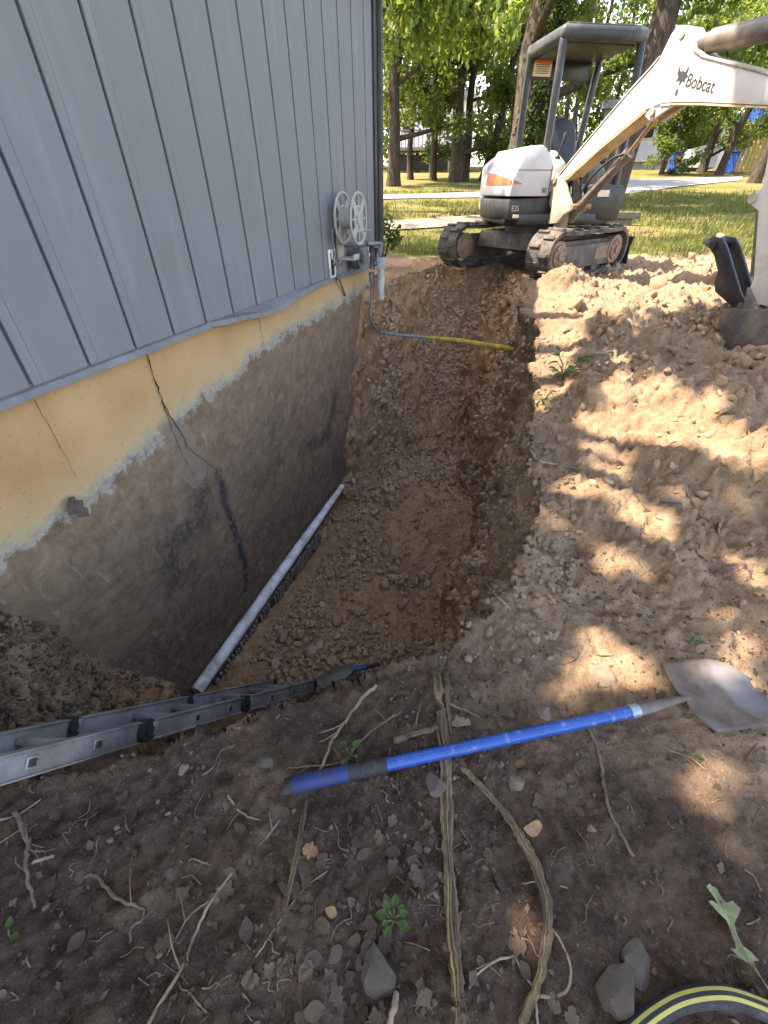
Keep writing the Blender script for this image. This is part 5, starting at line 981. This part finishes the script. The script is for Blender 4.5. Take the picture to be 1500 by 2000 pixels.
# ------------------------------------------------------------------ roots, vine strips, sticks
def root_mat(name, a, b, stripes=26):
    n = NT(name); v = n.coord(); k = n.noise(v, stripes, 5, .7); c = n.mix(n.rng(k, .35, .65), a, b); c = n.mix(n.rng(n.noise(v, 9, 4), .52, .7, 0, .7), c, (.07, .05, .035)); n.bump(k, .5, .004); return n.set(c, .85, 0, .2)
M_ROOT, M_ROOTP, M_VINE = root_mat('brown root', (.10, .075, .052), (.19, .145, .10)), root_mat('pale root', (.18, .135, .085), (.29, .23, .155)), root_mat('fibrous vine', (.06, .045, .028), (.17, .12, .06), 60)
def gpath(px, lift, n=5): return smooth_path([hit(*p)[0] + Vector((0, 0, lift if not isinstance(lift, (list, tuple)) else lift[i])) for i, p in enumerate(px)], n)
def root(px, r0, r1, mat, name, label, cat, group=None, lift=None, side=0, seed=0, sides=7):
    pts = gpath(px, lift if lift is not None else r0 * .7); rd = random.Random(seed + len(px) * 7 + int(px[0][0])); n = len(pts); pts = [p + Vector((rd.uniform(-1, 1), rd.uniform(-1, 1), rd.uniform(-.3, .6))) * r0 * .45 for p in pts]
    m = MB().tube(pts, [r0 + (r1 - r0) * i / (n - 1) for i in range(n)], sides)
    for k in range(side):
        i = rd.randrange(2, n - 2); d = Vector((rd.uniform(-1, 1), rd.uniform(-1, 1), .15)).normalized(); L = rd.uniform(.04, .12); q = [pts[i], pts[i] + d * L * .5 + Vector((0, 0, .006)), pts[i] + d * L + Vector((rd.uniform(-.02, .02), rd.uniform(-.02, .02), -.002))]; m.tube(smooth_path(q, 3), [r1 * .6 * (1 - .11 * j) for j in range(7)], 5)
    return tag(m.build(name, mat, None, True), label, cat, group)
G = 'roots and sticks on the soil'
for px, a, b_, mat, lab, sd_ in (
    ([(30, 1588), (42, 1610), (57, 1650), (52, 1690), (58, 1730), (72, 1772)], .0075, .004, M_ROOT, 'branching brown root at the far left edge of the soil', 4),
    ([(0, 1602), (35, 1592), (80, 1563)], .004, .003, M_ROOTP, 'pale twig crossing the top of the left root', 0),
    ([(62, 1686), (85, 1678), (108, 1674)], .005, .005, M_ROOTP, 'short yellowish stub branching from the left root', 0),
    ([(165, 1712), (188, 1712), (215, 1742), (250, 1765), (282, 1778), (275, 1800), (258, 1812), (256, 1840)], .005, .003, M_ROOT, 'bent grey root in the lower left soil', 2),
    ([(548, 1602), (505, 1655), (455, 1705), (410, 1765), (380, 1830), (355, 1895), (320, 1950), (290, 2005)], .0035, .005, M_ROOTP, 'long pale root arching from the shovel grip to the bottom', 3),
    ([(408, 1760), (370, 1790), (335, 1850), (300, 1925)], .003, .002, M_ROOT, 'thin root running beside the long pale root', 2),
    ([(444, 1554), (468, 1585), (498, 1600), (532, 1602)], .0035, .002, M_ROOTP, 'curved pale rootlet left of the shovel grip', 1),
    ([(460, 1456), (432, 1468), (420, 1495), (397, 1516)], .0045, .003, M_ROOT, 'hooked root below the ladder', 1),
    ([(735, 1340), (705, 1368), (675, 1410), (650, 1445), (625, 1508)], .007, .005, M_ROOTP, 'thick pale root rising behind the shovel grip', 2),
    ([(785, 1390), (745, 1415), (700, 1452), (668, 1490), (560, 1500)], .005, .003, M_ROOT, 'forked grey twig behind the blue handle', 3),
    ([(770, 1448), (800, 1440), (838, 1428), (852, 1424)], .012, .009, M_ROOT, 'stubby broken root touching the vine strip', 2),
    ([(1120, 1382), (1140, 1415), (1160, 1445), (1172, 1490), (1178, 1535), (1188, 1580), (1208, 1622), (1236, 1672)], .006, .0045, M_ROOT, 'crooked root passing under the blue handle', 1),
    ([(944, 1134), (962, 1158), (980, 1175), (996, 1190)], .006, .004, M_ROOTP, 'pale stick on the slope of the trench', 0),
    ([(872, 1375), (900, 1385), (935, 1402)], .005, .004, M_ROOT, 'short stick between the vine strip and the rocks', 0),
    ([(1036, 876), (1048, 900), (1080, 908), (1110, 914), (1140, 918)], .009, .005, M_ROOTP, 'pale root poking from the top of the cut bank', 3),
    ([(1130, 702), (1160, 694), (1196, 690)], .012, .009, M_ROOTP, 'stout pale stick on the shaded spoil', 0),
    ([(1102, 722), (1140, 722), (1165, 700)], .006, .004, M_ROOTP, 'thin stick leaning against the stout stick', 0),
    ([(1338, 952), (1352, 985), (1365, 1005), (1402, 1032)], .008, .005, M_ROOT, 'forked root above the orange leaves', 3),
    ([(1228, 1136), (1262, 1118), (1290, 1100), (1304, 1066)], .003, .002, M_ROOT, 'thin root over the sunlit spoil patch', 1),
    ([(1270, 1000), (1240, 960), (1290, 930)], .003, .002, M_ROOT, 'rootlet curling above the sunlit patch', 2),
    ([(1482, 1062), (1500, 1048), (1520, 1056)], .008, .006, M_ROOT, 'looping root at the right edge', 0),
    ([(798, 536), (835, 533), (862, 536), (871, 548)], .014, .010, M_ROOT, 'broken branch lying on the far slope under the excavator', 0),
    ([(1060, 870), (1100, 820), (1150, 745), (1160, 700)], .004, .003, M_ROOT, 'thin root climbing the dark flank of the spoil', 2),
    ([(990, 650), (1000, 610), (1035, 565)], .004, .003, M_ROOT, 'thin twig at the end of the yellow pipe', 1),
    ([(640, 1700), (585, 1745), (520, 1840), (500, 1870)], .0022, .0018, M_ROOTP, 'white rootlet in the leaf litter', 1),
    ([(760, 1640), (745, 1600), (735, 1570)], .003, .002, M_ROOT, 'small twig beside the leaf litter', 0),
    ([(1108, 1735), (1060, 1722), (1020, 1726)], .002, .0015, M_ROOTP, 'hair thin rootlet right of the sunlit leaf', 0),
    ([(1245, 1420), (1300, 1462), (1345, 1480), (1380, 1505)], .005, .003, M_ROOT, 'dark stick under the shovel socket', 0),
    ([(775, 1940), (768, 1975), (760, 2010)], .008, .007, M_ROOTP, 'split pale stick at the bottom beside the grey stone', 0)):
    root(px, a, b_, mat, 'root', lab, 'root', G, None, sd_)
def vine(px, w, th, name, label, lift):
    """a split strip of vine: a flat ragged core with frayed ribbons of bark along it"""
    pts = gpath(px, lift, 8); n = len(pts); V = []; F = []; K = 10; rd = random.Random(int(w * 1e5) + int(px[0][0])); pts = [p + Vector((rd.uniform(-1, 1), rd.uniform(-1, 1), 0)) * w * .10 for p in pts]
    def frame(i): t = (pts[min(i + 1, n - 1)] - pts[max(i - 1, 0)]).normalized(); s = Vector((0, 0, 1)).cross(t).normalized(); return t, s, t.cross(s)
    ed = [rd.uniform(.75, 1.15) for _ in range(2 * n)]
    for i, p in enumerate(pts):
        t, s, u = frame(i); e = i / (n - 1); ww = w * (.55 + .5 * math.sin(math.pi * min(1, .12 + e * .8)) ) * (.25 if i in (0, n - 1) else 1); tw = .5 * math.sin(i * .16 + w * 200)
        for k in range(K): a = 2 * math.pi * k / K; c = math.cos(a); V.append(p + (s * math.cos(tw) + u * math.sin(tw)) * c * ww * ed[i + (n if c > 0 else 0)] + u * math.sin(a) * th * (.6 + .4 * math.cos(3 * a + i * .3)))
    for i in range(n - 1):
        for k in range(K): F.append((i * K + k, i * K + (k + 1) % K, (i + 1) * K + (k + 1) % K, (i + 1) * K + k))
    root_ = empty(name, pts[0]); t0 = Matrix.Translation(-pts[0]); xform(MB().add(V, F), t0).build('strip', M_VINE, root_, True)
    for j in range(9):
        a = rd.randrange(0, max(1, n // 2)); b = min(n, a + rd.randrange(n // 4, n)); off = rd.uniform(-.9, .9); hw = w * rd.uniform(.07, .2); V = []; F = []; ph = rd.uniform(0, 6)
        for q, i in enumerate(range(a, b)):
            t, s, u = frame(i); e = q / max(1, b - a - 1); fr = max(0, abs(e - .5) - .38) * 4; o_ = w * (off + .14 * math.sin(i * .35 + ph)) * (1 + fr * .5); c = pts[i] + s * o_ + Vector((0, 0, th * (1.0 - .45 * off * off) + .0015 + fr * .008)); k_ = hw * (1 - abs(2 * e - 1) ** 3 * .8)
            V += [c - s * k_, c + Vector((0, 0, .0012)), c + s * k_]
        for i in range(b - a - 1):
            for k in range(2): F.append((3 * i + k, 3 * i + k + 1, 3 * i + k + 4, 3 * i + k + 3))
        if F: xform(MB().add(V, F), t0).build('bark_ribbon', (M_VINEY, M_ROOT, M_VINED, M_ROOT, M_VINED)[j % 5], root_, True)
    return tag(root_, label, 'vine', 'fibrous vine strips')
M_VINEY, M_VINED = root_mat('yellow inner bark', (.20, .13, .042), (.30, .205, .08), 50), root_mat('dark outer bark', (.05, .038, .027), (.11, .085, .06), 50)
vine([(846, 1262), (853, 1320), (861, 1400), (868, 1480), (872, 1560), (876, 1650), (880, 1740), (885, 1830), (893, 1920), (902, 2010)], .021, .007, 'vine_strip', 'long straight strip of yellow brown vine running down the foreground', [.012, .014, .016, .016, .012, .01, .01, .01, .01, .01])
vine([(866, 1262), (871, 1320), (875, 1390), (880, 1440)], .008, .006, 'vine_strip', 'thin dry strip beside the top of the straight vine', [.014, .012, .012, .012])
vine([(900, 1500), (935, 1535), (980, 1585), (1018, 1645), (1048, 1715), (1064, 1790), (1060, 1865), (1045, 1930), (1012, 2006)], .014, .006, 'vine_strip', 'curved strip of vine arching right of the straight strip', [.01, .014, .016, .018, .03, .036, .03, .02, .012])
vine([(600, 1562), (590, 1620), (578, 1680), (566, 1735), (554, 1785)], .008, .005, 'vine_strip', 'short yellow splinter of vine below the shovel grip', [.01, .01, .008, .008, .008])
root([(1068, 1800), (1095, 1840), (1112, 1880), (1112, 1918), (1095, 1944), (1050, 1946)], .003, .004, M_ROOTP, 'root', 'white peeling strand looping at the end of the curved vine', 'root', G)
root([(1005, 1865), (960, 1880), (930, 1905), (915, 1930)], .003, .002, M_ROOTP, 'root', 'pale rootlet between the two vine strips', 'root', G)
root([(1005, 1868), (1020, 1900), (1038, 1925), (1046, 1960), (1050, 2000)], .003, .003, M_ROOTP, 'root', 'pale twisting strand under the curved vine', 'root', G)
m = MB()
for k in range(150):
    a, b_ = (rng.uniform(0, 1000), rng.uniform(1420, 2000)) if k < 80 else (rng.uniform(1000, 1500), rng.uniform(560, 1900)); L = rng.uniform(15, 60); an = rng.uniform(0, 6.28); q = []
    for j in range(4): q.append(hit(a + math.cos(an) * L * j / 3 + rng.normal() * 5, b_ + math.sin(an) * L * j / 3 + rng.normal() * 5)[0] + Vector((0, 0, .003)))
    if max((q[j] - q[j + 1]).length for j in range(3)) < .2: m.tube(smooth_path(q, 3), .0013 + .001 * rng.random(), 5)
for k in range(70):
    a, b_ = (rng.uniform(0, 330), rng.uniform(1180, 1400)) if k < 36 else (rng.uniform(735, 1000), rng.uniform(520, 830)); L = rng.uniform(15, 60); an = rng.uniform(0, 6.28); q = []
    for j in range(4): h, nn = hit(a + math.cos(an) * L * j / 3, b_ + math.sin(an) * L * j / 3 + rng.normal() * 5); q.append(h + nn * .006)
    if max((q[j] - q[j + 1]).length for j in range(3)) < .35: m.tube(smooth_path(q, 3), .0025 + .0015 * rng.random(), 5)
tag(m.build('rootlets', M_ROOT, None, True), 'fine rootlets threaded through the soil', None, None, 'stuff')
# scraps of bark and leaf trodden into the soil
def scraps(n):
    P = []; N_ = []
    for k in range(n):
        px, py = (rng.uniform(0, 1500), rng.uniform(1380, 2000)) if k % 3 else (rng.normal(640, 170), rng.uniform(1560, 2000)); h, nn = hit(px, py)
        if nn.z > .5 and h.z > -.3: P.append(list(h + nn * .003)); N_.append(list(nn))
    P, N_ = np.array(P), np.array(N_); m_ = len(P); up_ = N_ + rng.normal(0, .35, (m_, 3)); up_ /= np.linalg.norm(up_, axis=1)[:, None]; a = np.cross(up_, rng.normal(size=(m_, 3))); a /= np.linalg.norm(a, axis=1)[:, None]; b = np.cross(up_, a)
    L = (.003 + .011 * rng.random(m_) ** 2)[:, None]; W = L * rng.uniform(.2, .7, (m_, 1)); V = np.stack([P - a * L + b * W * .3, P + b * W, P + a * L - b * W * .2, P - b * W + up_ * L * .2], 1); F = np.arange(4 * m_).reshape(m_, 4)
    return np_mesh('leaf_scraps', V.reshape(-1, 3), np.concatenate([F[:, [0, 1, 2]], F[:, [0, 2, 3]]]))
tag(link('leaf_scraps', scraps(1100), clod_mat('leaf scraps', [(.036, .024, .017), (.06, .042, .028), (.088, .062, .04), (.12, .088, .056), (.072, .054, .04)], .8, .1)), 'scraps of bark and leaf trodden into the foreground soil', None, None, 'stuff')
# ------------------------------------------------------------------ leaves and seedlings
def leaf_mesh(kind, seed):
    rd = random.Random(seed); n = 14 if kind != 'oak' else 30; V = [(0, 0, 0)]; half = []
    for i in range(n + 1):
        t = i / n; w = math.sin(math.pi * t ** .85) * (.34 if kind == 'oval' else .42)
        if kind == 'oak': w *= .5 + .5 * abs(math.sin(t * math.pi * 3.0 + .3)) + rd.uniform(-.06, .06)
        if kind == 'scrap': w *= rd.uniform(.5, 1.25)
        half.append((t, w))
    c1, c2, tw = rd.uniform(-.5, .9), rd.uniform(-.4, .9), rd.uniform(-.5, .5); V = []; F = []
    for t, w in half:
        z0_ = c1 * (t - .5) ** 2 * .8
        for s in (-1, -.5, 0, .5, 1): V.append((t - .5, s * w, z0_ + c2 * (s * w) ** 2 * 1.6 + tw * (t - .5) * s * w + rd.uniform(-.012, .012)))
    for i in range(n):
        for k in range(4): a = 5 * i + k; F.append((a, a + 1, a + 6, a + 5))
    return mesh('leaf', V, F)
def leafcol(name, cols):
    n = NT(name); r = n.N('ObjectInfo').outputs['Random']; v = n.coord(); c = n.ramp(r, [(i / (len(cols) - 1), c) for i, c in enumerate(cols)]); c = n.mix(n.rng(n.noise(v, 5, 5, .7), .4, .7, 0, .6), c, (.06, .042, .03)); n.bump(n.noise(v, 14, 3), .3, .02); return n.set(c, .75, 0, .25)
M_DEAD = leafcol('dead leaves', [(.06, .041, .028), (.09, .062, .041), (.048, .034, .026), (.135, .095, .06), (.075, .055, .041), (.115, .09, .065)]); M_ORLEAF = leafcol('orange leaves', [(.26, .15, .07), (.32, .19, .09)]); M_GREENL = leafcol('green leaves', [(.20, .23, .10), (.24, .27, .13)])
lv = [leaf_mesh(k, i) for i, k in enumerate(['oval', 'oak', 'scrap', 'oval', 'scrap', 'oak', 'scrap', 'oval'])]
def lay(me, px, py, s, mat, name, lift=.004, rz=None, tilt=.35):
    h, nn = hit(px, py); o = bpy.data.objects.new(name, me); COL.objects.link(o)
    if not me.materials: me.materials.append(mat)
    o.material_slots[0].link = 'OBJECT'; o.material_slots[0].material = mat
    up_ = (nn + Vector((rng.normal(), rng.normal(), rng.normal())) * tilt * .5).normalized(); o.rotation_mode = 'QUATERNION'; o.rotation_quaternion = up_.to_track_quat('Z', 'Y') @ Euler((0, 0, rng.uniform(0, 6.28) if rz is None else rz)).to_quaternion(); o.location = h + nn * (lift + s * .04); o.scale = (s, s, s * .8); return o
for k in range(170):
    if k < 90: px, py = rng.normal(650, 140), rng.uniform(1600, 1995)
    elif k < 145: px, py = rng.uniform(0, 1000), rng.uniform(1470, 1995)
    else: px, py = rng.uniform(1000, 1500), rng.uniform(1350, 1995)
    where = 'at the far left beside the branching root' if px < 200 else 'left of the long pale root' if px < 420 else 'between the long pale root and the yellow splinter' if px < 580 else ('beside the large grey stone' if py > 1800 else 'between the shovel grip and the straight vine') if px < 880 else 'between the straight and the curved vine' if px < 1050 else 'right of the curved vine'
    tag(lay(lv[rng.integers(0, 8)], px, py, rng.uniform(.018, .055), M_DEAD, 'dead_leaf'), 'brown dead leaf on the soil ' + where, 'leaf', 'dead leaves ' + where)
for px, py, s, me, mat, lab in ((1380, 1028, .10, lv[1], M_ORLEAF, 'orange oak leaf caught in the forked root, left one'), (1402, 1020, .11, lv[5], M_ORLEAF, 'orange oak leaf caught in the forked root, right one'), (1372, 1085, .09, lv[2], M_ORLEAF, 'faded orange leaf below the forked root'), (150, 1000, .0, None, None, ''), (270, 1600, .055, lv[0], M_DEAD, 'broad grey brown leaf left of the shovel grip'), (1035, 1610, .07, lv[3], M_ORLEAF, 'tan pointed leaf right of the curved vine'), (645, 1780, .035, lv[3], M_ORLEAF, 'small yellow leaf in the litter'), (610, 1660, .05, lv[5], M_ORLEAF, 'pale crumpled leaf beside the yellow splinter'), (1020, 1500, .045, lv[0], M_ORLEAF, 'light leaf just under the blue handle')):
    if me: tag(lay(me, px, py, s, mat, 'fallen_leaf', .012, None, .2), lab, 'leaf', 'single fallen leaves')
OK_ = [(-.5, .0), (-.46, .025), (-.36, .05), (-.30, .16), (-.22, .20), (-.21, .10), (-.14, .05), (.0, .045), (.10, .06), (.17, .17), (.27, .26), (.31, .16), (.28, .08), (.38, .08), (.5, .12), (.56, .02), (.5, -.06), (.38, -.06), (.33, -.10), (.38, -.22), (.28, -.27), (.18, -.17), (.09, -.06), (-.02, -.045), (-.14, -.06), (-.20, -.15), (-.29, -.17), (-.31, -.07), (-.38, -.035), (-.46, -.02)]
bm = bmesh.new(); f_ = bm.faces.new([bm.verts.new((a, b_, 0)) for a, b_ in OK_]); bmesh.ops.triangulate(bm, faces=[f_]); bmesh.ops.subdivide_edges(bm, edges=bm.edges[:], cuts=2, use_grid_fill=True)
for v_ in bm.verts: v_.co.z = .28 * v_.co.x ** 2 + .5 * v_.co.y ** 2 - .05 * math.exp(-(v_.co.y / .02) ** 2) + .04 * math.sin(9 * v_.co.x)
okm = bpy.data.meshes.new('leaf'); bm.to_mesh(okm); bm.free(); ok = tag(lay(okm, 1422, 1825, .17, M_GREENL, 'fallen_leaf', .014, R(-40), .05), 'pale green lobed oak leaf lying near the striped hose', 'leaf', 'single fallen leaves')
MB().tube([(-.66, .02, .16), (-.55, .0, .1), (-.3, 0, .03), (.1, 0, .01), (.5, 0, .07)], [.009, .011, .01, .008, .004], 6).build('midrib', M_GREENL, ok, True)
h = atx(150, 992, WALLX + .05); o = bpy.data.objects.new('fallen_leaf', lv[5]); COL.objects.link(o); o.location = h; o.scale = (.14, .13, .16); o.rotation_euler = (.4, 1.2, .5); tag(o, 'crumpled brown leaf stuck to the basement wall', 'leaf', 'single fallen leaves')
M_SEED = leaf_mat('seedling leaves', [(.03, .075, .015), (.045, .10, .02), (.075, .13, .03)], .3); M_STEM = simple('green stem', (.10, .13, .04), .7)
def seedling(p, n, s, hgt, label, seed, spread=.6):
    rd = random.Random(seed); e = empty('seedling', p); m = MB()
    for k in range(n):
        a = k * 2.4 + rd.uniform(-.3, .3); h_ = hgt * rd.uniform(.25, 1.0); top = Vector((math.cos(a) * s * spread, math.sin(a) * s * spread, h_)); m.tube(smooth_path([(0, 0, -.01), (top.x * .3, top.y * .3, h_ * .6), top], 3), .0018 + s * .01, 5)
        sz_l = rd.uniform(.45, 1.15); L = MB(); d = Vector((math.cos(a), math.sin(a), rd.uniform(-.2, .35))).normalized(); t = Vector((0, 0, 1)).cross(d).normalized(); V = []; F = []
        for i in range(8):
            u = i / 7; w = math.sin(math.pi * u ** .8) * .34 * s * sz_l
            for q in (-1, 0, 1): V.append(top + d * (u * s * sz_l) + t * (q * w) + Vector((0, 0, -.12 * s * u * u + .12 * s * abs(q))))
        for i in range(7):
            for q in range(2): b0 = 3 * i + q; F.append((b0, b0 + 1, b0 + 4, b0 + 3))
        L.add(V, F).build('leaf', M_SEED, e, True)
    m.build('stem', M_STEM, e, True); return tag(e, label, 'seedling', 'green seedlings')
for (px, py), n, s, hg, lab in (((768, 1800), 9, .03, .075, 'green seedling with several leaves above the large grey stone'), ((1350, 1252), 4, .035, .04, 'small green seedling on the spoil above the shovel blade'), ((682, 1478), 4, .035, .04, 'green sprig behind the shovel grip'), ((958, 1425), 2, .06, .02, 'single green leaf sprig by the tan rocks'), ((1148, 1690), 2, .02, .02, 'tiny sprout right of the crooked root'), ((20, 1830), 2, .025, .02, 'tiny green sprout at the left edge'), ((1345, 1472), 2, .03, .012, 'green leaf below the shovel socket')): h, nn = hit(px, py); seedling(h, n, s, hg, lab, int(px), .5)
h, nn = hit(1098, 742); seedling(h, 18, .07, .16, 'leafy weed hanging at the edge of the cut bank', 5, .9); h, nn = hit(1060, 790); seedling(h, 9, .05, .10, 'pale trailing weed below the leafy bank weed', 8, .9)
def shrub(p, label, n, r, seed, mat):
    g = np.random.default_rng(seed); e = empty('shrub', p); m = MB(); C = []
    for k in range(9): a = g.uniform(0, 6.28); q = Vector((math.cos(a) * r * .8, math.sin(a) * r * .8, r * g.uniform(1.2, 3.2))); m.tube(smooth_path([(0, 0, -.03), q * .5 + Vector((0, 0, .1)), q], 4), .008, 5); C += [np.array(q), np.array(q) * .75]
    m.build('stem', M_BARK, e, True); link('foliage', leaves(C, np.full(len(C), r * .55), n, .085, g, 1.0, 'foliage'), mat, e); return tag(e, label, 'shrub', 'shrubs')
shrub(down(-2.45, 7.0)[0], 'dark leaved shrub growing at the house corner beside the meter', 16, .24, 3, M_IVY)
